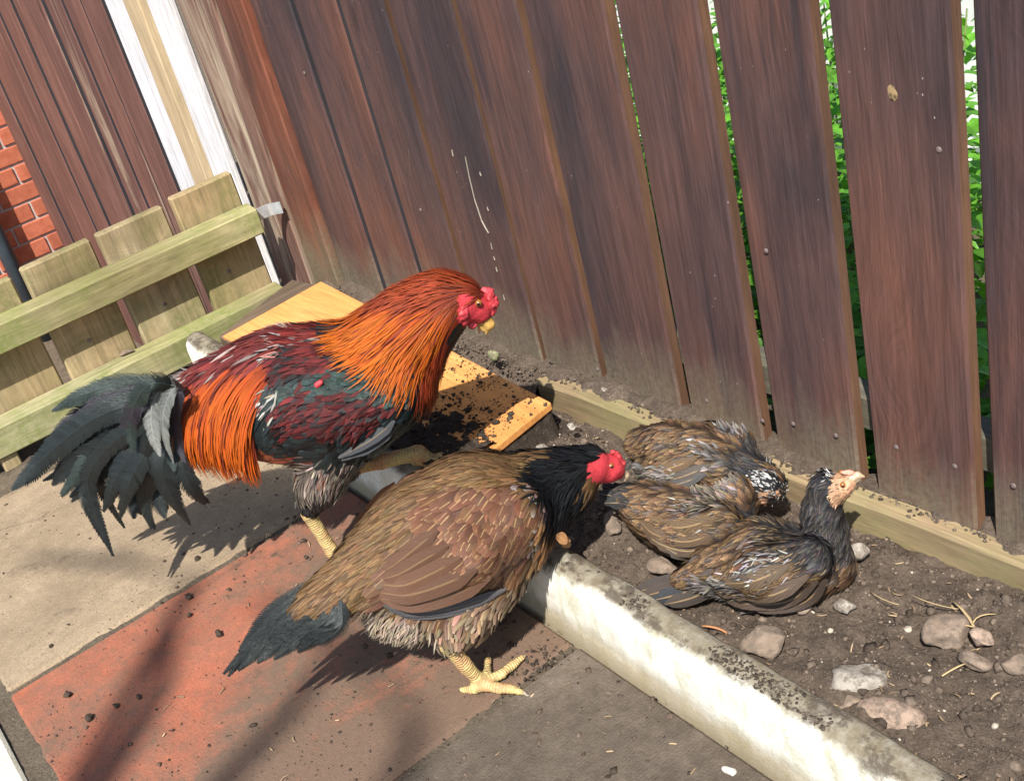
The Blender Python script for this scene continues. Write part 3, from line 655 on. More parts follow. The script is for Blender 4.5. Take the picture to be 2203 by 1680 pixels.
# crumbs on the paving, thicker near the edging
P = pick(9000, -2.15, -.4, -.03, .56); dens = .08 + .55 * np.exp(-(.556 - P[:, 1]) / .10) + .35 * (fbm(P, 5, 3, 55) > .25) + .45 * (P[:, 0] > -1.0) + .5 * (np.abs(P[:, 0] + 1.577) < .012) * (fbm(P, 20, 2, 3) > -.2); P = P[rng.uniform(size=len(P)) < dens]
sz = (rng.pareto(2.8, len(P)) * .0009 + .0006).clip(0, .0045); g = rng.uniform(0, 1, (len(P), 1))
scatter('paving_crumbs', np.column_stack([P, sz * .25 + .001]), sz, np.array([.04, .03, .023]) * (1 - g) + np.array([.14, .10, .075]) * g, M_CRUMB, 'scattered crumbs of dark soil trodden over the paving slabs', 'soil')
P = pick(6500, -1.95, -1.31, .62, .86); pz = pile_z(P); px, py = proj(np.column_stack([P, np.full(len(P), BZ)]))
inb = (pz > BZ - .0085 - .006 * rng.uniform(size=len(P))) & (px > 730) & (px < 1195); P = P[inb]; pz = pz[inb]; sz = (rng.pareto(2.6, len(P)) * .0009 + .0006).clip(0, .006)
scatter('heap_crumbs', np.column_stack([P, np.maximum(pz, BZ) + sz * .3]), sz, np.tile([.05, .038, .028], (len(P), 1)) * rng.uniform(.5, 1.5, (len(P), 1)), M_CRUMB, 'dark crumbs of soil sprinkled on the orange board', 'soil')
P = pick(2200, -1.42, -1.25, .40, .556); P = np.vstack([P, pick(1500, -1.16, -.95, .47, .556)]); sz = rng.uniform(.0008, .003, len(P)); P = P[: len(P)]; m = rng.uniform(size=len(P)) < np.clip(.8 * fbm(P, 14, 4, 61) + .25, .02, .8) * np.clip(1.1 - np.hypot((P[:, 0] + np.where(P[:, 0] < -1.2, 1.32, 1.05)) / .11, (P[:, 1] - .51) / .085), 0, 1); P = P[m]; sz = sz[m]
scatter('spilt_soil', np.column_stack([P, sz * .3 + .001]), sz, np.tile([.05, .038, .029], (len(P), 1)) * rng.uniform(.5, 1.6, (len(P), 1)), M_CRUMB, 'spilt soil on the red slab beside the white edging', 'soil')
# soil lying on the top of the edging stone
P = pick(1500, -1.15, -.35, .578, .604); m = fbm(P, 16, 4, 71) > .05; P = P[m]; sz = rng.uniform(.0008, .0026, len(P))
scatter('edging_crumbs', np.column_stack([P, .1005 + sz * .1]), sz, np.tile([.07, .055, .042], (len(P), 1)) * rng.uniform(.6, 1.5, (len(P), 1)), M_CRUMB, 'crumbs of soil lying along the top of the white edging', 'soil', .4)
def litter(name, P, L, W, cols, label):
    V = []; Fq = []; C = []
    for i, p in enumerate(P):
        a = rng.uniform(0, 6.28); d = np.array([math.cos(a), math.sin(a), rng.uniform(-.15, .25)]); n = np.array([-d[1], d[0], 0]); cv = rng.normal() * .25; k = len(V); S = 4
        for j in range(S + 1):
            s = j / S - .5; c = p + d * L[i] * s + n * L[i] * cv * s * s * 2 + np.array([0, 0, .0012])
            hw = W[i] * (.5 - .25 * abs(s)); V += [c + n * hw, c - n * hw, c - n * hw * .6 - np.array([0, 0, W[i] * .6]), c + n * hw * .6 - np.array([0, 0, W[i] * .6])]
            C += [cols[i]] * 4
        for j in range(S):
            for q in range(4): Fq.append([k + j * 4 + q, k + j * 4 + (q + 1) % 4, k + (j + 1) * 4 + (q + 1) % 4, k + (j + 1) * 4 + q])
        Fq += [[k, k + 1, k + 2, k + 3][::-1], [k + S * 4 + q for q in range(4)]]
    me = mesh_np(name, np.array(V), np.array(Fq)); set_col(me, 'Col', np.array(C)); o = add(name, me, M_STRAW); o['kind'] = 'stuff'; return tag(o, label, 'litter')
P = pick(190, -1.3, -.3, .61, .88); z = soil_z(P) + .002; n = len(P); g = rng.uniform(0, 1, (n, 1))
litter('straw_litter', np.column_stack([P, z]), rng.uniform(.004, .014, n), rng.uniform(.0006, .0030, n), np.array([.16, .10, .06]) * (1 - g) + np.array([.42, .31, .18]) * g, 'bits of straw and wood chips strewn on the soil bed')
P = np.array([onZ(2085, 1330, .066), onZ(2060, 1340, .064), onZ(2110, 1325, .066), onZ(2050, 1440, .055), onZ(2010, 1300, .068), onZ(1900, 1290, .066), onZ(1540, 1350, .056), onZ(1380, 1385, .056)])
litter('long_straw', P, np.array([.06, .035, .03, .03, .05, .04, .03, .016]), np.array([.003, .002, .002, .0025, .0012, .0012, .004, .005]), np.array([[.42, .31, .16]] * 6 + [[.36, .17, .08], [.8, .78, .72]]), 'longer straws lying on the soil at right')
P = pick(110, -1.5, -.4, .1, .55); n = len(P)
litter('paving_litter', np.column_stack([P, np.full(n, .002)]), rng.uniform(.004, .013, n), rng.uniform(.0006, .0022, n), np.tile([.34, .24, .14], (n, 1)) * rng.uniform(.4, 1.5, (n, 1)), 'tiny twigs and chips scattered on the paving')

# ------------------------------------------------------------------ garden beyond the fence
struct(sheet('garden_soil', -3.5, 1.5, .96, 3.5, -.012, M_GROUND))
gw = cbox('garden_wall', -4.0, 1.5, 2.25, 2.40, -.02, .32, M_WHITE, c=.008); tag(gw, 'white rendered low wall glimpsed through the fence gaps', 'wall')
struct(sheet('garden_path', -3.6, 1.4, 1.95, 2.24, -.006, M_WHITE))
def leaves(base, n, spread, h0, h1, size, colr):
    V = []; Fq = []; C = []
    for i in range(n):
        a = rng.uniform(0, 6.28); r = spread * math.sqrt(rng.uniform()); c = np.array([r * math.cos(a), r * math.sin(a), rng.uniform(h0, h1)])
        az = rng.uniform(0, 6.28); el = rng.uniform(-.5, .6); L = size * rng.uniform(.6, 1.3); Wd = L * .30
        d = np.array([math.cos(az) * math.cos(el), math.sin(az) * math.cos(el), math.sin(el)]); s = np.cross(d, [0, 0, 1]); s /= np.linalg.norm(s); u = np.cross(s, d); k = len(V)
        for (t_, w_, dz) in ((0, .06, 0), (.3, 1, .04), (.65, .75, .0), (1, .03, -.14)):
            m = c + d * L * t_ + u * L * dz; V += [m + s * Wd * w_ + u * Wd * .28 * w_, m, m - s * Wd * w_ + u * Wd * .28 * w_]
        for j in range(3): Fq += [[k + j * 3, k + j * 3 + 1, k + j * 3 + 4, k + j * 3 + 3], [k + j * 3 + 1, k + j * 3 + 2, k + j * 3 + 5, k + j * 3 + 4]]
        C += [np.array(colr) * rng.uniform(.6, 1.5)] * 12
    me = mesh_np('leaves', np.array(V), np.array(Fq), True); set_col(me, 'Col', np.array(C)); return me
spots = [(-1.45, 1.95), (-1.75, 2.05), (-2.05, 2.1), (-1.2, 2.0), (-2.35, 2.05), (-1.6, 1.75), (-1.3, 1.72), (-1.95, 1.85), (-2.2, 1.7), (-1.25, 1.32), (-1.0, 1.22), (-1.45, 1.5), (-1.12, 1.5), (-1.7, 1.45), (-1.55, 1.22), (-.85, 1.12), (-1.9, 1.62), (-1.38, 1.15)]
for i, (x, y) in enumerate(spots):
    h = [.34, .40, .36, .30, .42, .30, .26, .32, .36, .42, .30, .46, .5, .4, .28, .22, .44, .25][i]
    pt = thing('leafy_plant', (x, y, -.012), 'bright green leafy weed seen in slivers through the fence gaps', 'plant', 'green weeds behind the fence')
    lf = add('leaves', leaves(None, 230, .13, .03, h, .042, (.10, .26, .025)), M_LEAF, pt); lf['kind'] = 'stuff'
    for k in range(4):
        a = rng.uniform(0, 6.28); tube('stem', [(0.02 * math.cos(a), .02 * math.sin(a), 0), (.05 * math.cos(a), .05 * math.sin(a), h * .5), (.08 * math.cos(a), .08 * math.sin(a), h)], [.003, .0025, .0012], M_STEM, pt, 6)
gc = add('ground_cover', leaves(None, 2600, 1.0, .0, .10, .038, (.09, .23, .025)), M_LEAF); gc.location = (-1.2, 1.46, 0); gc.scale = (1.2, .42, 1.4)
gc['kind'] = 'stuff'; tag(gc, 'low green ground cover growing behind the fence', 'ground cover')

# ------------------------------------------------------------------ unseen bare tree, added so its branches throw the soft streaks on the paving
shr = thing('unseen_tree', (1.6, -3.2, 0), 'unseen thin bare tree added so its branches throw soft shadows on the red paving', 'tree')
so_ = np.array([1.6, -3.2, 0])
for k, (a_, b_, h0, h1, r_) in enumerate((((380, 1350), (215, 1690), 4.6, 4.3, .020), ((700, 1420), (470, 1690), 4.9, 4.5, .017), ((560, 1290), (900, 1560), 5.0, 5.2, .014), ((60, 1200), (420, 1250), 4.5, 4.7, .014))):
    A_ = onZ(*a_) + SUN * (h0 / SUN[2]) - so_; B_ = onZ(*b_) + SUN * (h1 / SUN[2]) - so_; m_ = (A_ + B_) / 2 + np.array([.02, .01, .03])
    tube('branch', [(0.02 * k, 0, 0), (B_ * .5 + np.array([.3, -.3, .3])).tolist(), B_.tolist(), m_.tolist(), A_.tolist()], [.05, .03, r_ * 1.2, r_, r_ * .6], M_STEM, shr, 8)

# ================================================================== BIRDS
def unit(v): return v / np.maximum(np.linalg.norm(v, axis=-1, keepdims=True), 1e-12)
class Bird:
    """lays a bird out about its own vertical mid-plane: p0 on the ground, heading ang; lat > 0 is its right side"""
    def __init__(s, p0, ang):
        a = math.radians(ang); s.p0 = np.array(p0, float); s.f = np.array([math.cos(a), math.sin(a), 0]); s.n = np.array([math.sin(a), -math.cos(a), 0.0]); s.segs = []; s.skin = .02
    def S(s, x, y, lat=0.0):
        r = ray(x, y); t_ = (s.n @ (s.p0 - EYE) + lat) / (s.n @ r); return EYE + t_ * r
    def node(s, x, y, rp, lat=0.0):
        p = s.S(x, y, lat); d = R[2] @ (p - EYE); return p, rp * d / F_PX
    def mir(s, P): return P - 2 * np.outer((P - s.p0) @ s.n, s.n) if P.ndim == 2 else P - 2 * ((P - s.p0) @ s.n) * s.n
    def chain(s, nodes, tagn=0, k=.02, mirror=False):
        ns = [s.node(*q) if len(q) < 5 else (np.array(q[:3]), q[3]) for q in nodes]
        for (a, ra), (b, rb) in zip(ns[:-1], ns[1:]):
            s.segs.append((a, ra, b, rb, tagn, k))
            if mirror: s.segs.append((s.mir(a), ra, s.mir(b), rb, tagn, k))
    def dseg(s, P, g):
        a, ra, b, rb = g[:4]; ab = b - a; L2 = ab @ ab + 1e-12; t_ = np.clip((P - a) @ ab / L2, 0, 1)
        return np.linalg.norm(P - a - t_[:, None] * ab, axis=1) - (ra + t_ * (rb - ra))
    def sdf(s, P, tags=None):
        d = None
        for g in s.segs:
            if tags is not None and g[4] not in tags: continue
            e = s.dseg(P, g)
            if d is None: d = e; continue
            k = g[5]; h = np.clip(.5 + .5 * (d - e) / k, 0, 1); d = d * (1 - h) + e * h - k * h * (1 - h)
        return d
    def grad(s, P, tags=None, e=.0015):
        g = np.zeros_like(P)
        for i in range(3):
            dv = np.zeros(3); dv[i] = e; g[:, i] = s.sdf(P + dv, tags) - s.sdf(P - dv, tags)
        return unit(g)
    def tagof(s, P):
        best = np.full(len(P), 1e9); tg = np.zeros(len(P), int)
        for g in s.segs:
            e = s.dseg(P, g); m = e < best; best[m] = e[m]; tg[m] = g[4]
        return tg
    def px(s, P):
        Q = P.copy(); far = (P - s.p0) @ s.n < -.004; Q[far] = s.mir(P[far]); x, y = proj(Q); return x, y, far
    def mesh(s, vox):
        lo = np.min([np.minimum(g[0] - g[1], g[2] - g[3]) for g in s.segs], 0) - .015; hi = np.max([np.maximum(g[0] + g[1], g[2] + g[3]) for g in s.segs], 0) + .015
        n = np.ceil((hi - lo) / vox).astype(int) + 1; ax = [lo[i] + vox * np.arange(n[i]) for i in range(3)]
        D = np.full(n, .05, np.float32)
        for g in s.segs:
            m = g[5] + .012; a = np.minimum(g[0] - g[1], g[2] - g[3]) - m; b = np.maximum(g[0] + g[1], g[2] + g[3]) + m
            i0 = np.clip(((a - lo) / vox).astype(int), 0, n); i1 = np.clip(((b - lo) / vox).astype(int) + 2, 0, n); sl = tuple(slice(i0[q], i1[q]) for q in range(3))
            G = np.stack(np.meshgrid(*[ax[q][sl[q]] for q in range(3)], indexing='ij'), -1); sh = G.shape[:3]; e = s.dseg(G.reshape(-1, 3), g).reshape(sh)
            d = D[sl]; k = g[5]; h = np.clip(.5 + .5 * (d - e) / k, 0, 1); D[sl] = d * (1 - h) + e * h - k * h * (1 - h)
        return surf_nets(D, lo, vox)
def surf_nets(D, lo, h):
    s = D < 0; n = np.array(D.shape)
    c = np.zeros(n - 1, int)
    for i in (0, 1):
        for j in (0, 1):
            for k in (0, 1): c += s[i:n[0] - 1 + i, j:n[1] - 1 + j, k:n[2] - 1 + k]
    cell = np.argwhere((c > 0) & (c < 8)); idx = np.full(n - 1, -1, int); idx[tuple(cell.T)] = np.arange(len(cell))
    acc = np.zeros((len(cell), 3)); cnt = np.zeros(len(cell)); cor = [(i, j, k) for i in (0, 1) for j in (0, 1) for k in (0, 1)]
    for a in cor:
        for ax in range(3):
            if a[ax]: continue
            b = list(a); b[ax] = 1; A = cell + np.array(a); B = cell + np.array(b); da = D[tuple(A.T)]; db = D[tuple(B.T)]; m = (da < 0) != (db < 0)
            t_ = da[m] / (da[m] - db[m]); acc[m] += A[m] + t_[:, None] * (np.array(b) - np.array(a)); cnt[m] += 1
    V = lo + h * acc / cnt[:, None]; Q = []
    for ax in range(3):
        u, v = [(1, 2), (2, 0), (0, 1)][ax]; sh = [slice(None)] * 3; sh2 = [slice(None)] * 3; sh[ax] = slice(0, -1); sh2[ax] = slice(1, None)
        m = s[tuple(sh)] != s[tuple(sh2)]; e = np.argwhere(m); ok = (e[:, u] > 0) & (e[:, v] > 0) & (e[:, u] < n[u] - 1) & (e[:, v] < n[v] - 1); e = e[ok]; ins = s[tuple(e.T)]
        q = []
        for (du, dv) in ((-1, -1), (0, -1), (0, 0), (-1, 0)):
            w_ = e.copy(); w_[:, u] += du; w_[:, v] += dv; q.append(idx[tuple(w_.T)])
        q = np.stack(q, 1); q[~ins] = q[~ins][:, ::-1]; Q.append(q)
    Q = np.concatenate(Q); return V, Q[(Q >= 0).all(1)]
def inpoly(x, y, poly):
    r = np.zeros(len(x), bool); n = len(poly)
    for i in range(n):
        x0, y0 = poly[i]; x1, y1 = poly[(i + 1) % n]
        if y0 == y1: continue
        c = ((y0 > y) != (y1 > y)) & (x < (x1 - x0) * (y - y0) / (y1 - y0) + x0); r ^= c
    return r

SHAPES = {  # half-width along the feather
    'round': [.35, .8, 1.0, 1.0, .86, .45], 'lance': [.5, .9, 1.0, .85, .55, .06], 'point': [.4, .9, 1.0, .9, .6, .15], 'fluff': [.5, .8, 1.0, .9, .6, .1], 'blunt': [.4, .85, 1, 1, .95, .7]}
class Plumage:
    def __init__(s): s.V = []; s.F = []; s.C = []; s.O = []; s.UV = []; s.k = 0
    def ribbons(s, P, N, B, wid, cols, opt, camber=.18):
        """P,N,B (n,K,3); wid (n,K); cols (n,K,3); opt (n,3): ribbons three vertices across"""
        n, K = P.shape[:2]; off = wid[..., None] * B
        L = P - off - N * (wid * camber)[..., None]; Rr = P + off - N * (wid * camber)[..., None]
        V = np.stack([L, P, Rr], 2)
        base = s.k + np.arange(n)[:, None, None] * (K * 3) + np.arange(K - 1)[None, :, None] * 3
        q0 = base + np.array([0, 1, 4, 3]); q1 = base + np.array([1, 2, 5, 4])
        s.V.append(V.reshape(-1, 3)); s.F.append(np.concatenate([q0.reshape(-1, 4), q1.reshape(-1, 4)])); s.k += n * K * 3
        s.C.append(np.repeat(cols[:, :, None], 3, 2).reshape(-1, 3)); s.O.append(np.repeat(opt[:, None], K * 3, 1).reshape(-1, 3))
        uv = np.zeros((n, K, 3, 2)); uv[..., 0] = np.array([0, .5, 1]); uv[..., 1] = np.linspace(0, 1, K)[None, :, None]; s.UV.append(uv.reshape(-1, 2))
    def build(s, name, mat, parent, org):
        V = np.concatenate(s.V) - org; Fq = np.concatenate(s.F); me = mesh_np(name, V, Fq, True); set_col(me, 'Col', np.concatenate(s.C))
        a = me.attributes.new('Opt', 'FLOAT_VECTOR', 'POINT'); a.data.foreach_set('vector', np.concatenate(s.O).astype(np.float32).ravel())
        uv = me.uv_layers.new(name='UVMap'); li = np.zeros(len(me.loops), np.int32); me.loops.foreach_get('vertex_index', li); uv.data.foreach_set('uv', np.concatenate(s.UV).astype(np.float32)[li].ravel())
        o = add(name, me, mat, parent); return o
def flow_px(arr, x, y):
    A = np.array(arr, float); A[:, 2:] /= np.linalg.norm(A[:, 2:], axis=1)[:, None]
    d2 = (x[:, None] - A[None, :, 0]) ** 2 + (y[:, None] - A[None, :, 1]) ** 2 + 60; w_ = 1 / d2 ** 1.6
    v = (w_[..., None] * A[None, :, 2:]).sum(1); return v / np.linalg.norm(v, axis=1)[:, None]
def tangent(bird, P, N, arr):
    x, y, far = bird.px(P); v = flow_px(arr, x, y); D3 = v[:, :1] * R[0] + v[:, 1:] * R[1]
    D3[far] = D3[far] - 2 * np.outer(D3[far] @ bird.n, bird.n)
    return unit(D3 - (D3 * N).sum(1)[:, None] * N)
def sample(V, Q, n, rs):
    a, b, c, d = (V[Q[:, i]] for i in range(4)); ar = .5 * np.linalg.norm(np.cross(c - a, d - b), axis=1); i = rs.choice(len(Q), n, p=ar / ar.sum()); u, v = rs.uniform(size=(2, n, 1))
    return (a[i] * (1 - u) + b[i] * u) * (1 - v) + (d[i] * (1 - u) + c[i] * u) * v, ar.sum()
def lay_feathers(bird, pl, P, arr, st, rs, tags=(0,)):
    n = len(P)
    if n == 0: return
    K = 6; N = bird.grad(P, tags); T0 = tangent(bird, P, N, arr); j = rs.normal(0, st.get('jit', .10), (n, 1)); T0 = unit(T0 + j * np.cross(N, T0))
    L = st['L'] * rs.uniform(.75, 1.2, n); W = st['W'] * rs.uniform(.8, 1.15, n) * .5; lift = st.get('lift', .004); pull = st.get('pull', 1.0); grav = st.get('grav', 0.0)
    pts = [P + N * .0006]; nrm = [N]; cur = pts[0]; d = T0; lf = lift * rs.uniform(.4, 1.5, n)
    for q in range(1, K):
        nx = cur + d * (L / (K - 1))[:, None]; v = bird.sdf(nx, tags); Nn = bird.grad(nx, tags); off = .0008 + lf * (q / (K - 1)) ** 1.3
        cr = off - v; cr = np.where(cr < 0, cr * pull, cr); nx = nx + Nn * cr[:, None]
        dn = unit(nx - cur); fl = tangent(bird, nx, Nn, arr); fl = unit(fl + j * np.cross(Nn, fl)); d = unit(dn * .45 + fl * .55 * pull + dn * .55 * (1 - pull) + np.array([0, 0, -grav]))
        pts.append(nx); nrm.append(Nn); cur = nx
    Pt = np.stack(pts, 1); Nt = np.stack(nrm, 1); Tt = unit(np.gradient(Pt, axis=1)); Bt = unit(np.cross(Tt, Nt))
    roll = rs.normal(0, st.get('roll', .18), (n, 1, 1)); Bt = unit(Bt + roll * Nt); Nt = unit(np.cross(Bt, Tt))
    prof = np.array(SHAPES[st['shape']]); wid = W[:, None] * prof[None]
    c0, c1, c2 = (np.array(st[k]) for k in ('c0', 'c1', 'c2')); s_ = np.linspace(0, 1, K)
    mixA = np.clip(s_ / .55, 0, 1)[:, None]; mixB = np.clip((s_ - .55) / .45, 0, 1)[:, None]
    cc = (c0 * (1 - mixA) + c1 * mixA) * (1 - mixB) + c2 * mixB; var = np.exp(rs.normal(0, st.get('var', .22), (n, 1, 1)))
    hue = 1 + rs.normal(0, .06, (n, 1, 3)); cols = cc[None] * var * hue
    if 'alt' in st:
        m = rs.uniform(size=n) < st['alt'][1]; cols[m] = np.array(st['alt'][0]) * var[m]
    opt = np.column_stack([np.full(n, st.get('shaft', 0.0)) * rs.uniform(.5, 1.1, n), np.full(n, st.get('pen', 0.0)) * rs.uniform(.5, 1.1, n), rs.uniform(size=n)])
    pl.ribbons(Pt, Nt, Bt, wid, cols, opt, st.get('camber', .2))
def catmull(P, n):
    P = np.array(P, float); Q = np.vstack([2 * P[0] - P[1], P, 2 * P[-1] - P[-2]]); t_ = np.linspace(0, len(P) - 1 - 1e-6, n); i = t_.astype(int); u = (t_ - i)[:, None]
    a, b, c, d = Q[i], Q[i + 1], Q[i + 2], Q[i + 3]; return .5 * (2 * b + (c - a) * u + (2 * a - 5 * b + 4 * c - d) * u * u + (3 * b - 3 * c + d - a) * u ** 3)
def big_feather(name, pts, nrm, w, col, mat, parent, org, rs, tip=.25, camber=.16, shaft=0.0, col2=None, ragged=.10, pen=0.0, K=20, notch=3, slit=.0):
    """one long feather: ragged vane seven vertices across, with its quill as a raised ridge"""
    P = catmull(pts, K); Tn = unit(np.gradient(P, axis=0)); N = np.broadcast_to(nrm, P.shape) if np.ndim(nrm) == 1 else catmull(nrm, K)
    N = unit(N - (N * Tn).sum(1)[:, None] * Tn); B = unit(np.cross(Tn, N)); s_ = np.linspace(0, 1, K)
    prof = np.clip(s_ / .14, .12, 1) ** .7 * np.clip((1.02 - s_) / tip, .05, 1) ** .6
    us = np.array([-1, -.66, -.33, 0, .33, .66, 1.0]); sm_ = lambda: np.convolve(rs.normal(0, ragged, K + 4), [.2, .3, .3, .2, .1], 'valid')
    wl = w * prof * (1 + sm_()); wr = w * prof * (1 + sm_())
    for _ in range(notch):
        i = rs.integers(K // 2, K - 1); (wl if rs.uniform() < .5 else wr)[i] *= rs.uniform(.55, .85)
    V = []
    for i in range(K):
        for u in us:
            ww = wl[i] if u < 0 else wr[i]; sweep = abs(u) * ww * .55
            V.append(P[i] + B[i] * u * ww - N[i] * camber * ww * u * u + Tn[i] * sweep * (1 if i < K - 1 else .3) + (N[i] * w * .05 if u == 0 else 0))
    V = np.array(V) - org; m = len(us); Fq = np.array([[i * m + j, i * m + j + 1, (i + 1) * m + j + 1, (i + 1) * m + j] for i in range(K - 1) for j in range(m - 1) if not (slit and i > K * .35 and ((j in (0, 5) and rs.uniform() < slit) or (j in (1, 4) and rs.uniform() < slit * .35)))])
    me = mesh_np(name, V, Fq, True); c = np.array(col)[None] * np.ones((K, 1)); 
    if col2 is not None: c = c * (1 - s_[:, None]) + np.array(col2) * s_[:, None]
    set_col(me, 'Col', np.repeat(c, m, 0)); a = me.attributes.new('Opt', 'FLOAT_VECTOR', 'POINT'); a.data.foreach_set('vector', np.tile([shaft, pen, rs.uniform()], K * m).astype(np.float32))
    uv = me.uv_layers.new(name='UVMap'); li = np.zeros(len(me.loops), np.int32); me.loops.foreach_get('vertex_index', li)
    U = np.stack([np.tile((us + 1) / 2, K), np.repeat(s_ * 2.2, m)], 1); uv.data.foreach_set('uv', U[li].astype(np.float32).ravel())
    return add(name, me, mat, parent)
def barb_feather(name, pts, nrm, w, col, mat, parent, org, rs, tip=.5, camber=.12, K=46, fray=.10, col2=None):
    """a long feather made of its quill and a row of separate barbs on either side"""
    P = catmull(pts, K); Tn = unit(np.gradient(P, axis=0)); N = np.broadcast_to(nrm, P.shape); N = unit(N - (N * Tn).sum(1)[:, None] * Tn); B_ = unit(np.cross(Tn, N)); s0 = np.linspace(0, 1, K)
    prof = np.clip(s0 / .12, .25, 1) ** .6 * np.clip((1.03 - s0) / tip, .03, 1) ** .75; step = np.linalg.norm(np.gradient(P, axis=0), axis=1); V = []; Fq = []; C = []; O = []; U = []
    c = np.array(col)[None] * (1 - s0[:, None]) + np.array(col2 if col2 is not None else col)[None] * s0[:, None]
    wave = [np.convolve(rs.normal(0, 1, K + 6), np.ones(7) / 7, 'valid') for _ in range(2)]
    for sd in (-1, 1):
        wv = wave[(sd + 1) // 2]; lift = np.convolve(rs.normal(0, 1, K + 4), np.ones(5) / 5, 'valid') * .25
        for i in range(1, K):
            L = w * prof[i] * (1 + wv[i] * fray * 2 + rs.normal(0, fray)); hw = step[i] * .72; k = len(V); br = math.exp(rs.normal(0, .15))
            for j, u in enumerate((0, .5, 1.0)):
                p = P[i] + B_[i] * sd * L * u * .92 + Tn[i] * (L * (.25 * u + .55 * u * u)) - N[i] * (camber * L * u * u) + N[i] * lift[i] * L * u * .5
                ww = hw * (1 - .55 * u * u); V += [p - Tn[i] * ww, p + Tn[i] * ww]; C += [c[i] * br] * 2; O += [(0, 0, (i * .37 + sd) % 1)] * 2; U += [(.5 + sd * u * .5, s0[i] * 2.0), (.5 + sd * u * .5, s0[i] * 2.0 + .03)]
            for j in (0, 1): q = [k + j * 2, k + j * 2 + 1, k + j * 2 + 3, k + j * 2 + 2]; Fq.append(q if sd > 0 else q[::-1])
    k = len(V)                                                        # the quill
    for i in range(K):
        r_ = w * .055 * (1.1 - s0[i]); V += [P[i] - B_[i] * r_ + N[i] * r_ * .4, P[i] + N[i] * r_ * 1.6, P[i] + B_[i] * r_ + N[i] * r_ * .4]; C += [c[i] * 1.9] * 3; O += [(0, 0, .5)] * 3; U += [(.5, s0[i])] * 3
    for i in range(K - 1):
        for j in (0, 1): Fq.append([k + i * 3 + j, k + i * 3 + j + 1, k + i * 3 + 4 + j, k + i * 3 + 3 + j])
    me = mesh_np(name, np.array(V) - org, np.array(Fq), True); set_col(me, 'Col', np.array(C)); a = me.attributes.new('Opt', 'FLOAT_VECTOR', 'POINT'); a.data.foreach_set('vector', np.array(O, np.float32).ravel())
    uv = me.uv_layers.new(name='UVMap'); li = np.zeros(len(me.loops), np.int32); me.loops.foreach_get('vertex_index', li); uv.data.foreach_set('uv', np.array(U, np.float32)[li].ravel())
    return add(name, me, mat, parent)
def hit(bird, x, y, off=.004, tags=(0,)):
    """point of the bird's surface met by the sight line"""
    r = unit(ray(x, y)); t_ = .6
    for _ in range(80):
        d = bird.sdf((EYE + r * t_)[None], tags)[0] - off
        if d < .0003 or t_ > 3: break
        t_ += d * .8
    if d > .003: return bird.S(x, y, .03)
    return EYE + r * t_
def blob(name, segs, vox, mat, parent, org, k=.004, noise=0.0):
    b = Bird((0, 0, 0), 0); b.segs = [(np.array(a), ra, np.array(c), rc, 0, k) for (a, ra, c, rc) in segs]; V, Q = b.mesh(vox)
    if noise: V = V + b.grad(V) * (fbm(V, 260, 3, 5) * noise)[:, None]
    return add(name, mesh_np(name, V - org, Q, True), mat, parent)
def eye_ball(c, nrm, r, parent, org):
    V, Fc = ICO2; o = add('eye', mesh_np('eye', V * r, Fc, True), M_IRIS, parent); o.location = (c - org).tolist()
    q = add('pupil', mesh_np('pupil', V * r * .55, Fc, True), M_PUPIL, o); q.location = (nrm * r * .56).tolist(); return o
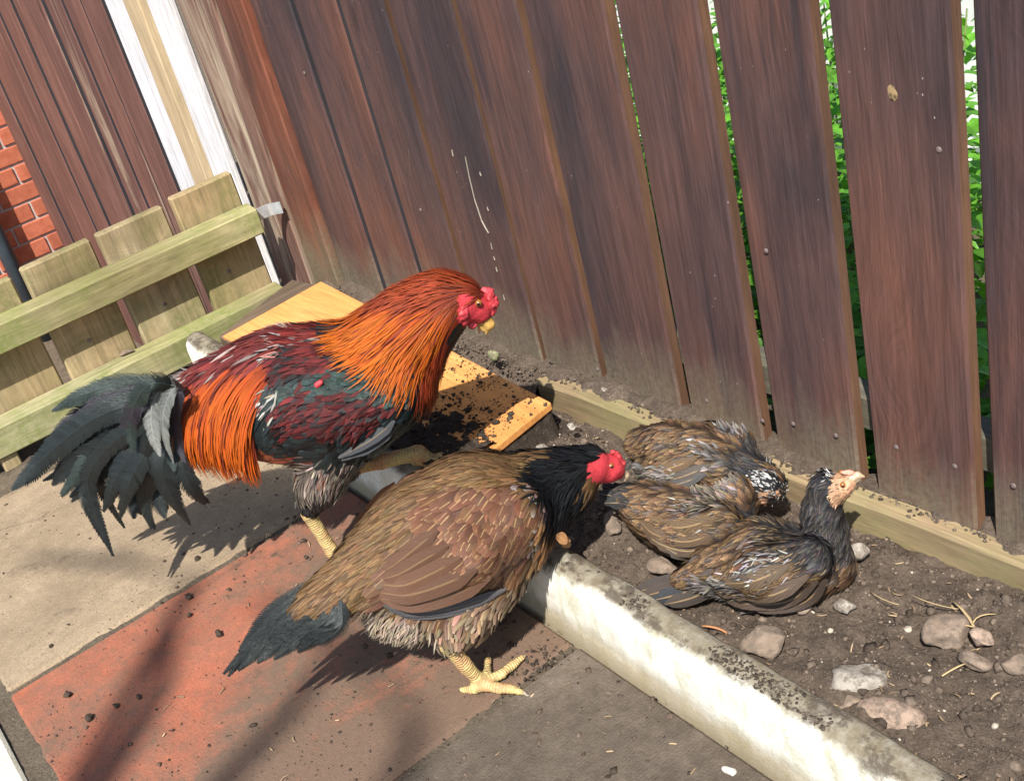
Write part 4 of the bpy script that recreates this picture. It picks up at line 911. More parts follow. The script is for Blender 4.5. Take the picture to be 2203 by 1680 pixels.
def make_bird(name, bird, label, cat, vox, regions, arr, skin, dens, rs, mat=M_FEATHER, tagcols=None, group=None, facefluff=False):
    """regions: list of (polygon or None, style); body mesh, then the small feathers as one part for each material"""
    org = np.array([bird.p0[0], bird.p0[1], bird.p0[2]]); root = thing(name, org, label, cat, group)
    V, Q = bird.mesh(vox); tg = bird.tagof(V); x, y, far = bird.px(V); col = np.tile(np.array(skin, float), (len(V), 1)); done = np.zeros(len(V), bool)
    for poly, st in regions:
        m = ~done & (inpoly(x, y, poly) if poly else True); col[m] = np.array(st['c0']) * .5 + np.array(st['c1']) * .35; done |= m
    for tk, c in (tagcols or {}).items(): col[tg == tk] = c
    lg = tg == 1; mixr = np.clip(fbm(V[lg], 60, 3, 8) * 1.2 + .1, 0, .8)[:, None]; col[lg] = col[lg] * (1 - mixr) + np.array((.58, .30, .15)) * mixr
    col *= (1 + .12 * fbm(V, 120, 2, 3))[:, None]
    W_ = V.copy(); hard = tg > 0
    if hard.any():
        Nn = bird.grad(V[hard]); W_[hard] += Nn * (fbm(V[hard], 170, 2, 4) * .0007)[:, None]
    arc = np.zeros(len(V)); best = np.full(len(V), 1e9); run = .01
    for g_ in bird.segs:
        if g_[4] != 1: continue
        e_ = bird.dseg(V, g_); ab = g_[2] - g_[0]; Ls = np.linalg.norm(ab); tt = np.clip((V - g_[0]) @ ab / (Ls * Ls), 0, 1); m = (e_ < best) & (tg == 1); best[m] = e_[m]; arc[m] = run + tt[m] * Ls; run += Ls
    me = mesh_np('body', W_ - org, Q, True); set_col(me, 'Col', col); at_ = me.attributes.new('Arc', 'FLOAT', 'POINT'); at_.data.foreach_set('value', arc.astype(np.float32)); add('body', me, M_SKIN, root)
    qt = bird.tagof(V[Q].mean(1)); Qf = Q[(qt == 0) | ((qt == 2) & facefluff)]; ar = .5 * np.linalg.norm(np.cross(V[Qf[:, 2]] - V[Qf[:, 0]], V[Qf[:, 3]] - V[Qf[:, 1]]), axis=1).sum()
    mx = max(st['dens'] for _, st in regions) * dens; P, _ = sample(V, Qf, int(ar * mx), rs); x, y, far = bird.px(P); left = np.ones(len(P), bool); pls = {}
    for poly, st in regions:
        # ragged borders between the colours
        jx, jy = rs.normal(0, st.get('blur', 5), (2, len(P))); m = left & (inpoly(x + jx, y + jy, poly) if poly else True); left &= ~m
        if st['dens'] <= 0: continue
        m &= rs.uniform(size=len(P)) < st['dens'] * dens / mx; mt = st.get('mat', mat)
        lay_feathers(bird, pls.setdefault(mt.name, (Plumage(), mt))[0], P[m], arr, st, rs, (0, 2) if facefluff else (0,))
    for nm, (p, mt) in pls.items():
        if p.V: o = p.build('plumage', mt, root, org); o['kind'] = 'stuff'
    return root, org
YEL = (.60, .46, .19); RED = (.52, .045, .055)

# ------------------------------------------------------------------ the rooster
rs = np.random.default_rng(11)
B = Bird((-1.41, .46, 0), 55)
B.chain([(405, 862, 50), (485, 862, 92), (610, 850, 136), (745, 840, 138), (832, 800, 96), (848, 745, 88), (902, 692, 74), (958, 652, 54), (1000, 645, 38)], k=.03)
B.chain([(820, 845, 88, .035), (710, 890, 74, .055), (615, 915, 32, .05)], k=.02, mirror=True)
B.chain([(715, 960, 70, .045), (690, 1035, 45, .047), (667, 1085, 25, .047)], k=.02)
B.chain([(667, 1085, 19, .047), (664, 1104, 16, .047), (712, 1182, 14, .046), (741, 1226, 14, .046)], 1, .006)
ft = onZ(745, 1232, .010)
for dx, dy, L in ((.62, .80, .075), (.98, .2, .068), (.1, 1.0, .066), (-.75, -.55, .03)):
    d = unit(np.array([dx, dy, 0])); B.segs += [(ft, .009, ft + d * L * .55 + np.array([0, 0, .004]), .0068, 1, .005), (ft + d * L * .55 + np.array([0, 0, .004]), .0068, ft + d * L - np.array([0, 0, .004]), .0045, 1, .004)]
B.chain([(745, 950, 62, -.045), (742, 1000, 34, -.045)], k=.02)
B.chain([(740, 1008, 18, -.045), (820, 992, 16, -.045), (900, 975, 17, -.045), (925, 990, 14, -.045)], 1, .008)
ff = B.S(925, 992, -.045)
for dx, dy, L in ((.75, .65, .075), (.2, 1.0, .065), (1.0, .1, .06), (-.8, -.5, .03)):
    d = unit(np.array([dx, dy, 0])); B.segs += [(ff, .009, ff + d * L + np.array([0, 0, -.004]), .0045, 1, .005)]
# naked red face
B.chain([(1003, 655, 35), (1028, 665, 27), (1036, 673, 20)], 2, .01)
orange = dict(c0=(.10, .012, .006), c1=(.38, .058, .005), c2=(.43, .085, .007), L=.105, W=.0036, shape='lance', dens=95000, lift=.007, jit=.05, pull=.10, grav=.22, var=.12, alt=((.12, .018, .008), .08), shaft=0, roll=.12, mat=M_GLOSS)
hack = dict(c0=(.13, .020, .008), c1=(.34, .052, .004), c2=(.46, .115, .008), L=.075, W=.0034, shape='lance', dens=105000, lift=.006, jit=.08, pull=.75, grav=.05, var=.12, alt=((.16, .026, .010), .08), roll=.12, mat=M_GLOSS)
hackr = dict(hack, c1=(.20, .030, .010), c2=(.27, .045, .012), L=.045, W=.0036)
hackd = dict(hack, c0=(.03, .008, .006), c1=(.16, .02, .010), c2=(.30, .045, .012), pull=.35, grav=.25)
maroon = dict(c0=(.03, .006, .006), c1=(.10, .012, .010), c2=(.13, .022, .016), L=.055, W=.0075, shape='lance', dens=26000, lift=.004, var=.35, alt=((.22, .17, .15), .08), mat=M_GLOSS)
dred = dict(c0=(.015, .006, .006), c1=(.060, .007, .007), c2=(.078, .010, .009), L=.026, W=.0075, shape='point', dens=38000, lift=.004, var=.4, alt=((.018, .014, .014), .22), jit=.2)
green = dict(c0=(.009, .012, .012), c1=(.014, .024, .022), c2=(.022, .040, .034), L=.022, W=.009, shape='round', dens=26000, lift=.003, mat=M_IRID)
black = dict(c0=(.008, .009, .010), c1=(.008, .012, .013), c2=(.009, .014, .015), L=.035, W=.014, shape='round', dens=20000, lift=.003, mat=M_IRID)
rust = dict(c0=(.12, .03, .015), c1=(.22, .055, .026), c2=(.26, .075, .035), L=.05, W=.016, shape='round', dens=18000, lift=.002, var=.12)
thigh = dict(c0=(.05, .04, .032), c1=(.13, .10, .078), c2=(.19, .15, .12), L=.024, W=.0028, shape='fluff', dens=60000, lift=.004, var=.4)
hockb = dict(c0=(.012, .011, .011), c1=(.016, .014, .013), c2=(.022, .019, .017), L=.014, W=.004, shape='fluff', dens=60000, lift=.003)
fluff = dict(blur=10, c0=(.18, .16, .14), c1=(.29, .265, .235), c2=(.27, .24, .20), L=.022, W=.003, shape='fluff', dens=50000, lift=.006, jit=.35, var=.35)
none = dict(c0=RED, c1=RED, c2=RED, L=.01, W=.002, shape='fluff', dens=0)
reg = [
    ([(985, 640), (1000, 628), (1045, 632), (1090, 640), (1080, 720), (1010, 712), (985, 695)], none),
    ([(1060, 590), (1070, 650), (1000, 632), (960, 650), (880, 640), (830, 650), (800, 600), (900, 560)], hackr),
    ([(985, 690), (992, 760), (955, 795), (925, 770), (955, 700)], hackd),
    ([(1010, 630), (985, 700), (955, 745), (915, 772), (870, 752), (815, 722), (775, 690), (770, 640), (830, 600)], hack),
    ([(580, 760), (600, 735), (640, 735), (610, 765)], dict(fluff, alt=((.25, .1, .08), .4))),
    ([(545, 850), (575, 830), (610, 845), (600, 880), (560, 890)], fluff),
    ([(355, 800), (415, 800), (410, 838), (370, 835)], fluff),
    ([(600, 800), (590, 770), (640, 735), (740, 740), (775, 785), (690, 800)], dict(dred, L=.032)),
    ([(590, 835), (690, 792), (780, 770), (870, 790), (885, 850), (840, 848), (720, 835), (620, 850)], green),
    ([(600, 850), (720, 832), (845, 840), (850, 880), (800, 925), (700, 940), (605, 925)], dred),
    ([(555, 890), (605, 925), (700, 940), (850, 880), (880, 840), (900, 880), (840, 965), (700, 985), (640, 975), (600, 935), (550, 930)], black),
    ([(600, 1003), (800, 985), (790, 1060), (610, 1060)], thigh),
    ([(540, 930), (600, 935), (640, 975), (730, 985), (720, 1012), (640, 1030), (545, 1020)], rust),
    ([(400, 815), (470, 785), (600, 775), (580, 830), (552, 880), (545, 915), (400, 915), (385, 880)], orange),
    ([(385, 915), (548, 915), (560, 1030), (385, 1030)], dict(rust, c1=(.12, .035, .018), c2=(.16, .05, .024))),
    ([(700, 650), (745, 745), (640, 740), (600, 800), (470, 800), (380, 850), (370, 800), (480, 730), (600, 670)], maroon),
    ([(610, 1048), (760, 1040), (740, 1120), (600, 1120)], hockb),
    ([(600, 985), (800, 975), (790, 1060), (610, 1060)], thigh),
    (None, black)]
arr = [(1010, 615, -1, .1), (950, 610, -1, .05), (850, 610, -1, .25), (750, 660, -1, .55), (960, 680, -.5, 1), (930, 640, -1, .35), (880, 700, -.85, .7), (970, 740, -.2, 1), (800, 720, -1, .55), (850, 790, -.5, 1), (650, 720, -1, .35), (550, 760, -1, .5), (500, 850, -.35, 1),
       (430, 850, -.35, 1), (560, 830, -.7, 1), (470, 950, -.02, 1), (540, 950, -.1, 1), (750, 820, -1, .3), (700, 880, -1, .4), (650, 930, -1, .3), (880, 850, -.6, 1), (640, 990, -1, .05), (690, 1040, -.25, 1), (660, 1090, .1, 1), (760, 990, 0, 1), (400, 830, -1, .5), (840, 930, -1, .4)]
roo, org = make_bird('rooster', B, 'big rooster with orange hackles and black-green tail striding behind the hen', 'rooster', .0042, reg, arr, (.05, .03, .025), 1.0, rs, tagcols={1: YEL, 2: RED})
# tail: each long feather by itself
c2d = lambda q: (q[0] * .5067, 521 + q[1] * .5067)
TAIL = [  # points, half width px, lateral, colour, tilt
    ([(760, 640), (620, 605), (480, 612), (340, 655), (225, 715)], 36, -.012, 'g', .5), ([(760, 660), (620, 650), (480, 680), (360, 740), (250, 790)], 36, .0, 'p', .4), ([(740, 650), (560, 640), (420, 690), (300, 760), (215, 830)], 34, -.02, 'p', .1),
    ([(740, 660), (560, 690), (400, 750), (260, 850), (150, 950), (58, 1040)], 44, .022, 'k', .35), ([(740, 670), (600, 720), (450, 800), (330, 900), (240, 1000)], 40, -.03, 'k', -.2), ([(750, 690), (600, 740), (470, 840), (360, 950), (265, 1075)], 40, .03, 'g', .3),
    ([(760, 690), (590, 770), (450, 880), (375, 1000), (400, 1130), (475, 1322)], 32, .045, 'k', .2), ([(760, 700), (640, 800), (540, 920), (480, 1030), (440, 1140)], 36, .04, 'k', .25), ([(770, 710), (670, 820), (590, 940), (540, 1050), (512, 1165)], 36, .05, 'k', .1),
    ([(780, 720), (690, 840), (630, 960), (610, 1080), (640, 1210)], 38, .045, 'k', .3), ([(790, 730), (720, 850), (690, 960), (730, 1080), (803, 1195)], 36, .058, 'k', .15), ([(800, 740), (780, 860), (780, 970), (820, 1050), (868, 1112)], 36, .058, 'k', .2),
    ([(780, 730), (700, 880), (660, 1000), (670, 1100), (700, 1170)], 34, .03, 'k', -.1), ([(770, 720), (650, 880), (580, 1020), (560, 1100), (570, 1170)], 34, .02, 'k', -.1), ([(760, 720), (600, 880), (500, 1020), (460, 1100)], 34, .012, 'k', .0),
    ([(800, 740), (740, 900), (720, 1010), (760, 1100)], 34, .018, 'k', .0), ([(760, 700), (560, 850), (400, 1000), (300, 1080)], 36, .005, 'k', .0), ([(750, 680), (540, 790), (360, 930), (230, 1010)], 36, .0, 'k', .1),
    ([(770, 600), (650, 600), (575, 680), (555, 790), (565, 880)], 32, .066, 'g', .5), ([(790, 600), (700, 610), (645, 700), (650, 820), (678, 905)], 28, .072, 's', .6), ([(810, 610), (740, 620), (695, 720), (700, 840), (735, 935)], 24, .076, 's', .6), ([(820, 620), (770, 640), (740, 740), (758, 860), (785, 935)], 20, .078, 'p', .6),
    ([(700, 640), (600, 680), (540, 780), (520, 880)], 32, .055, 'p', .4), ([(770, 690), (680, 780), (620, 860), (610, 960)], 32, .060, 'k', .3), ([(800, 720), (740, 800), (720, 880), (740, 970)], 28, .066, 'g', .3)]
TC = {'k': ((.009, .011, .011), (.010, .012, .012), M_IRID), 'g': ((.011, .016, .014), (.018, .025, .021), M_IRID), 'p': ((.016, .013, .018), (.018, .016, .020), M_IRIDP), 's': ((.05, .055, .05), (.20, .20, .18), M_IRID)}  # 's' coverts: silver highlights put into the colour, paler toward the tip
def tail(pts, hw, lat, ck, tilt, mirror=False):
    P = np.array([B.S(*c2d(q), lat + .010 * math.sin(i * 1.3 + hw)) for i, q in enumerate(pts)]); P[0] = P[0] * .5 + B.S(395, 848, lat * .45) * .5
    nn = B.n + np.array([0, 0, tilt + rs.normal(0, .1)]) + B.f * rs.normal(0, .15)
    if mirror: P = B.mir(P); nn = nn - 2 * (nn @ B.n) * B.n
    wm = hw * .5067 * 7e-4 * 1.32; c, c2, mt = TC[ck]; barb_feather('tail_feather', P, nn, wm, c, mt, roo, org, rs, .45, .20, 64, .045, c2)
for a in TAIL: tail(*a)
for i, a in enumerate(TAIL[3:18]):   # a second layer lying between the first
    tail([(x + rs.normal(0, 14) * min(1, k), y + rs.normal(0, 14) * min(1, k)) for k, (x, y) in enumerate(a[0])], a[1] * .85, a[2] - .012, a[3], a[4] + .15)
for a in TAIL[4:12:2]: tail(a[0], a[1], a[2] * .6, a[3], a[4], mirror=True)
# wing quills below the wing
for pts, hw in (([(850, 905), (800, 945), (728, 985)], 11), ([(845, 925), (800, 958), (735, 990)], 10)):
    P = np.array([hit(B, x, y, .006) for x, y in pts]); big_feather('wing_quill', P, B.n + np.array([0, 0, .3]), hw * 7e-4, (.05, .052, .055), M_FEATHER, roo, org, rs, .4, .1, .3, notch=1)
for (x, y) in ((690, 823), (683, 828)):
    p = hit(B, x, y, .002); 
blob('sore_patch', [(p, .0045, p + np.array([.004, .004, .003]), .0035)], .0015, M_COMB, roo, org)
# head parts
def P_(x, y, l=0.0): return B.S(x, y, l)
m_ = 7e-4
blob('comb', [(P_(1040, 622), 5 * m_, P_(1052, 630), 8 * m_), (P_(1052, 630), 8 * m_, P_(1062, 650), 9 * m_), (P_(1062, 650), 9 * m_, P_(1059, 672), 7 * m_), (P_(1049, 630, .006), 5 * m_, P_(1059, 658, .006), 6 * m_), (P_(1049, 630, -.006), 5 * m_, P_(1059, 658, -.006), 6 * m_)], .0016, M_COMB, roo, org, .005, .0016)
for sd in (1, -1):
    q = lambda x, y, l: P_(x, y, l) if sd > 0 else B.mir(P_(x, y, l))
    blob('ear_lobe', [(q(998, 648, .022), 10 * m_, q(992, 670, .026), 14 * m_), (q(992, 670, .026), 14 * m_, q(996, 690, .024), 10 * m_)], .0016, M_COMB, roo, org, .006, .0012)
    blob('wattle', [(q(1022, 686, .008), 8 * m_, q(1016, 700, .010), 8 * m_)], .0016, M_COMB, roo, org, .005, .001)
    ec = q(1029, 652, .021); eye_ball(ec, B.n * sd, .0052, roo, org)
blob('beak', [(P_(1040, 680), 15 * m_, P_(1052, 698), 11 * m_), (P_(1052, 698), 11 * m_, P_(1046, 717), 3 * m_), (P_(1032, 688), 11 * m_, P_(1040, 708), 5 * m_)], .0014, M_BEAK, roo, org, .003)

# ------------------------------------------------------------------ the hen
rs = np.random.default_rng(12)
B = Bird((-1.07, .44, 0), 80)
B.chain([(640, 1322, 20), (690, 1294, 34), (740, 1264, 48), (815, 1218, 80), (910, 1166, 122), (1015, 1118, 134), (1095, 1095, 106), (1150, 1060, 74), (1208, 1038, 62), (1268, 1000, 41)], k=.025)
B.chain([(1105, 1105, 72, .045), (1000, 1190, 74, .062), (905, 1250, 40, .055)], k=.015, mirror=True)
B.chain([(1060, 1180, 90, .01), (960, 1272, 74, .01), (880, 1312, 52, .01), (830, 1322, 32, .0)], k=.03)
B.chain([(1040, 1260, 74, .035), (1000, 1330, 46, .05), (968, 1372, 24, .052)], k=.02)
B.chain([(966, 1374, 21, .052), (962, 1386, 18, .052), (1000, 1430, 16, .052), (1034, 1466, 15, .05)], 1, .006)
ft = onZ(1036, 1472, .010)
def toe(ft, pts, r0, r1):
    ps = [ft] + [onZ(x, y, z) for (x, y, z) in pts]; n = len(ps)
    for i in range(n - 1): B.segs.append((ps[i], r0 + (r1 - r0) * i / (n - 1), ps[i + 1], r0 + (r1 - r0) * (i + 1) / (n - 1), 1, .004))
    d = unit(ps[-1] - ps[-2]); B.segs.append((ps[-1] - d * .002, r1 * .95, ps[-1] + d * .013 - np.array([0, 0, .002]), .0012, 3, .002))
toe(ft, [(1075, 1480, .011), (1100, 1482, .008), (1122, 1488, .006)], .0076, .0040); toe(ft, [(1078, 1450, .011), (1104, 1430, .008), (1124, 1414, .006)], .0072, .0040)
toe(ft, [(1020, 1482, .008), (995, 1484, .003)], .0075, .004); toe(ft, [(1048, 1450, .010), (1050, 1418, .008)], .007, .0045)
B.chain([(1040, 1240, 60, -.045), (1010, 1320, 34, -.05), (1000, 1350, 18, -.05)], k=.02)
fq = B.S(1080, 1392, -.05); B.segs += [(B.S(1000, 1350, -.05), .009, fq, .008, 1, .006)]
for dx, dy in ((.2, 1), (.8, .6), (-.5, .8)): d = unit(np.array([dx, dy, 0])); B.segs.append((fq, .007, fq + d * .055, .004, 1, .004))
B.chain([(1275, 1003, 36), (1308, 1008, 28), (1325, 1012, 20)], 2, .01)
back = dict(c0=(.075, .040, .016), c1=(.098, .052, .020), c2=(.14, .076, .032), L=.034, W=.0085, shape='point', dens=34000, lift=.0028, shaft=.55, roll=.08, camber=.08, var=.20, jit=.08, alt=((.10, .055, .028), .15))
cov = dict(c0=(.060, .027, .015), c1=(.105, .045, .023), c2=(.14, .066, .036), L=.026, W=.0165, shape='round', dens=18000, lift=.0018, shaft=.65, var=.14, jit=.05, roll=.06, camber=.08)
edgep = dict(cov, c1=(.15, .09, .065), c2=(.27, .22, .19), L=.014, W=.009, dens=26000, shaft=.3)
sec = dict(c0=(.05, .026, .017), c1=(.10, .050, .028), c2=(.125, .065, .038), L=.045, W=.020, shape='round', dens=12000, lift=.003, shaft=.35, var=.12, jit=.05)
belly = dict(c0=(.07, .048, .032), c1=(.17, .105, .062), c2=(.25, .175, .115), L=.030, W=.006, shape='round', dens=22000, lift=.005, shaft=.5, var=.3, jit=.2)
vent = dict(c0=(.12, .088, .06), c1=(.24, .18, .125), c2=(.31, .245, .18), L=.026, W=.0022, shape='fluff', dens=80000, lift=.008, var=.25, jit=.3, pull=.6)
blk = dict(c0=(.006, .006, .007), c1=(.007, .008, .009), c2=(.008, .009, .011), L=.030, W=.0036, shape='lance', dens=95000, lift=.004, var=.3, jit=.12, mat=M_GLOSS)
brst = dict(belly, c1=(.22, .095, .04), c2=(.30, .15, .065), shaft=.8)
reg = [
    ([(1290, 975), (1345, 980), (1370, 1040), (1300, 1045), (1262, 1030), (1262, 1000)], none),
    ([(1255, 940), (1330, 940), (1330, 985), (1270, 1000), (1262, 1045), (1290, 1060), (1250, 1100), (1225, 1060)], blk),
    ([(1145, 1040), (1140, 1010), (1170, 1000), (1280, 930), (1330, 970), (1280, 1000), (1262, 1050), (1235, 1120), (1185, 1125), (1165, 1070)], blk),
    ([(1165, 1100), (1230, 1110), (1210, 1190), (1150, 1220), (1170, 1160)], brst),
    ([(1100, 1040), (1150, 1050), (1185, 1100), (1180, 1160), (1160, 1200), (1140, 1190), (1165, 1120), (1150, 1070)], edgep),
    ([(930, 1060), (1010, 1035), (1110, 1040), (1170, 1090), (1165, 1160), (1120, 1230), (1000, 1250), (930, 1200), (900, 1130)], cov),
    ([(825, 1240), (900, 1130), (940, 1195), (1010, 1240), (1090, 1235), (1080, 1262), (980, 1288), (850, 1292)], sec),
    ([(790, 1300), (850, 1300), (930, 1330), (960, 1400), (780, 1400)], vent),
    ([(850, 1292), (980, 1288), (1100, 1250), (1160, 1215), (1140, 1280), (1040, 1400), (950, 1390), (920, 1340)], belly),
    (None, back)]
arr = [(1280, 970, -1, .3), (1200, 1010, -1, .5), (1210, 1070, -.7, .8), (1150, 1040, -.9, .6), (1060, 990, -1, .35), (1000, 1000, -1, .45), (930, 1050, -.9, .6), (850, 1120, -.85, .6), (780, 1200, -.85, .65), (720, 1260, -.8, .7), (1050, 1100, -.5, 1), (1120, 1100, -.4, 1), (1140, 1180, -.7, .8), (1000, 1150, -.55, 1),
       (960, 1200, -.75, .65), (900, 1240, -.85, .5), (1050, 1230, -.95, .4), (1100, 1250, -.6, .9), (1000, 1320, -.6, 1), (880, 1350, -.5, 1), (970, 1375, 0, 1), (820, 1270, -.7, .8)]
hen, org = make_bird('hen', B, 'brown hen with black neck and red face bending over the white edging', 'hen', .0038, reg, arr, (.1, .06, .03), 1.0, rs, tagcols={1: YEL, 2: RED, 3: (.42, .36, .27)})
h2d = lambda q: (465.2 + q[0] * .4223, 911.7 + q[1] * .4223)
for i, (pts, hw, lat, tl) in enumerate([
    ([(640, 830), (480, 860), (300, 1000), (70, 1275)], 48, -.012, .5), ([(640, 850), (460, 900), (260, 1060), (45, 1265)], 50, .0, .4), ([(650, 880), (480, 950), (300, 1080), (120, 1250)], 52, .012, .3), ([(660, 900), (520, 980), (360, 1090), (215, 1212)], 52, .022, .25),
    ([(680, 920), (560, 1000), (440, 1080), (300, 1195)], 50, .032, .2), ([(690, 940), (600, 1020), (510, 1090), (420, 1160)], 46, .040, .1), ([(700, 950), (640, 1020), (580, 1080), (505, 1120)], 42, .046, .1), ([(640, 830), (470, 840), (280, 960), (120, 1150)], 44, -.024, .5)]):
    P = np.array([B.S(*h2d(q), lat) for q in pts]); P[0] = P[0] * .4 + B.S(715, 1270, lat * .5) * .6
    barb_feather('tail_feather', P, B.n + np.array([0, 0, tl]), hw * .4223 * 5.85e-4 * .95, (.012, .013, .014), M_IRID, hen, org, rs, .35, .10, 56, .03, (.016, .018, .018))
for i, (pts, hw) in enumerate([
    ([(1480, 840), (1250, 930), (1000, 960), (850, 925)], 26), ([(1450, 860), (1230, 950), (1030, 975), (880, 950)], 24)]):
    P = np.array([hit(B, *h2d(q), .008 - i * .002) for q in pts]); big_feather('wing_quill', P, B.n + np.array([0, 0, .2]), hw * .4223 * 5.85e-4, (.075, .07, .072), M_FEATHER, hen, org, rs, .35, .1, .2, notch=1, ragged=.04)
    big_feather('wing_quill', B.mir(P), -B.n + np.array([0, 0, .2]), hw * .4223 * 5.85e-4, (.075, .07, .072), M_FEATHER, hen, org, rs, .35, .1, .2, notch=1, ragged=.04)
for i, (pts, hw) in enumerate([
    ([(1400, 780), (1200, 870), (1000, 910), (840, 890)], 50), ([(1330, 740), (1150, 820), (980, 870), (835, 860)], 52), ([(1250, 680), (1100, 760), (960, 820), (850, 820)], 50), ([(1180, 620), (1060, 690), (940, 760), (850, 790)], 46), ([(1130, 540), (1030, 620), (930, 700), (860, 750)], 42)]):
    P = np.array([hit(B, *h2d(q), .0045 + .0007 * i) for q in pts]); cc = np.array((.092, .045, .026)) * rs.uniform(.9, 1.15)
    for mm in (0, 1):
        big_feather('wing_feather', B.mir(P) if mm else P, (B.n if not mm else -B.n) + np.array([0, 0, .35]), hw * .4223 * 5.85e-4, cc, M_FEATHER, hen, org, rs, .4, .06, .22, cc * 1.2, .04, notch=1)
m_ = 5.85e-4
blob('comb', [(P_b, r0 * m_, Q_b, r1 * m_) for (P_b, r0, Q_b, r1) in ((B.S(1318, 972), 5, B.S(1330, 981), 6), (B.S(1330, 981), 6, B.S(1338, 995), 6), (B.S(1338, 995), 6, B.S(1340, 1007), 5))], .0014, M_COMB, hen, org, .004, .0014)
for sd in (1, -1):
    q = lambda x, y, l: B.S(x, y, l) if sd > 0 else B.mir(B.S(x, y, l))
    blob('ear_lobe', [(q(1278, 1010, .018), 9 * m_, q(1276, 1026, .020), 11 * m_), (q(1276, 1026, .020), 11 * m_, q(1277, 1042, .018), 8 * m_)], .0014, M_COMB, hen, org, .005, .001)
    eye_ball(q(1313, 1002, .0155), B.n * sd, .0045, hen, org)
blob('beak', [(B.S(1335, 1012), 11 * m_, B.S(1347, 1022), 7 * m_), (B.S(1347, 1022), 7 * m_, B.S(1352, 1032), 2.5 * m_), (B.S(1330, 1024), 8 * m_, B.S(1343, 1033), 4 * m_)], .0013, M_BEAK2, hen, org, .003)
for (x, y) in ((1196, 1150), (1204, 1158)):
    p = hit(B, x, y, .004); big_feather('loose_feather', [p, p + np.array([.0, .006, -.008]), p + np.array([.002, .010, -.020])], B.n, .0062, (.36, .18, .075), M_FEATHER, hen, org, rs, .4, .2, .5, K=10, notch=0)

# ------------------------------------------------------------------ three young pullets dust-bathing
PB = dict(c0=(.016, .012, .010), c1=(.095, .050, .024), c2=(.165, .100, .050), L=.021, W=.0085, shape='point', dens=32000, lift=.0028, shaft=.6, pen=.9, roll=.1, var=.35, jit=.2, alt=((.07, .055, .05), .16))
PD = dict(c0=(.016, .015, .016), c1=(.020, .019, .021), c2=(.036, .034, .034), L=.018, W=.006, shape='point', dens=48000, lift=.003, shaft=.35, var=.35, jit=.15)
PDS = dict(PD, c1=(.026, .021, .018), c2=(.060, .045, .030), shaft=1.1, dens=36000, W=.007)
PG = dict(c0=(.035, .030, .028), c1=(.10, .088, .08), c2=(.17, .15, .135), L=.020, W=.005, shape='fluff', dens=52000, lift=.006, shaft=.4, var=.45, jit=.45)
PSP = dict(PD, c0=(.012, .012, .013), c1=(.016, .016, .017), c2=(.022, .022, .023), alt=((.40, .39, .37), .30), L=.0065, W=.0022, dens=230000, jit=.4, var=.3, shaft=0)
PW = dict(fluff, blur=14, alt=((.05, .045, .045), .35), c0=(.16, .14, .13), c1=(.25, .225, .21), c2=(.30, .27, .25), L=.016, W=.0022, dens=90000, jit=.4)
PR = dict(PB, c1=(.20, .085, .035), c2=(.28, .13, .06), pen=.2)
PINK = (.50, .27, .155); nop = dict(c0=(.42, .24, .14), c1=(.46, .27, .155), c2=(.50, .31, .19), L=.005, W=.0011, shape='fluff', dens=120000, lift=.0008, var=.35, jit=.4, alt=((.05, .045, .045), .06))
def pullet_quills(B, root, org, sets, rs, s):
    for pts, hw, lat, col, mm in sets:
        col = tuple(v * .85 for v in col); P = np.array([hit(B, x, y, .005) if lat is None else B.S(x, y, lat) for x, y in pts]); big_feather('tail_feather' if lat is not None else 'wing_feather', P, B.n + np.array([0, 0, .5]), hw * s, col, M_FEATHER, root, org, rs, .35, .15, .5, np.array(col) * 1.4, .10, .35 if lat is None else .1, K=14, notch=2)
        if mm and QM: big_feather('wing_feather', B.mir(P), -B.n + np.array([0, 0, .5]), hw * s, col, M_FEATHER, root, org, rs, .35, .15, .5, np.array(col) * 1.4, .10, .35, K=14, notch=2)
s_ = 5.2e-4
# the alert one in front
rs = np.random.default_rng(13)
B = Bird((-.80, .75, .05), 42)
B.chain([(1470, 1245, 22), (1550, 1220, 56), (1640, 1203, 84), (1715, 1216, 82), (1775, 1208, 58), (1776, 1150, 44), (1768, 1100, 38), (1778, 1052, 36)], k=.010)
B.chain([(1740, 1205, 50, .045), (1640, 1230, 54, .05), (1560, 1242, 24, .04)], k=.010)
B.chain([(1740, 1195, 38, -.02), (1640, 1192, 44, -.02), (1560, 1220, 22, -.02)], k=.010)
B.chain([(1700, 1265, 40, .03), (1620, 1275, 36, .03)], k=.02, mirror=True)
B.chain([(1784, 1052, 35), (1808, 1046, 24), (1826, 1038, 16)], 2, .008)
reg = [
    ([(1800, 1010), (1830, 1000), (1870, 1010), (1860, 1050), (1815, 1085), (1790, 1090), (1783, 1065), (1790, 1035)], nop),
    ([(1760, 1040), (1790, 1000), (1820, 1005), (1795, 1035), (1775, 1040)], dict(PSP, var=.9)),
    ([(1715, 1000), (1800, 1000), (1830, 1060), (1832, 1190), (1800, 1215), (1745, 1205), (1700, 1130)], PD),
    ([(1805, 1100), (1850, 1110), (1840, 1180), (1808, 1170)], PR),
    ([(1590, 1230), (1620, 1195), (1665, 1180), (1690, 1205), (1660, 1245), (1620, 1255)], PW),
    ([(1640, 1120), (1720, 1100), (1800, 1190), (1800, 1230), (1690, 1210), (1640, 1190)], PDS),
    ([(1500, 1240), (1600, 1265), (1640, 1310), (1520, 1310)], PG),
    (None, PB)]
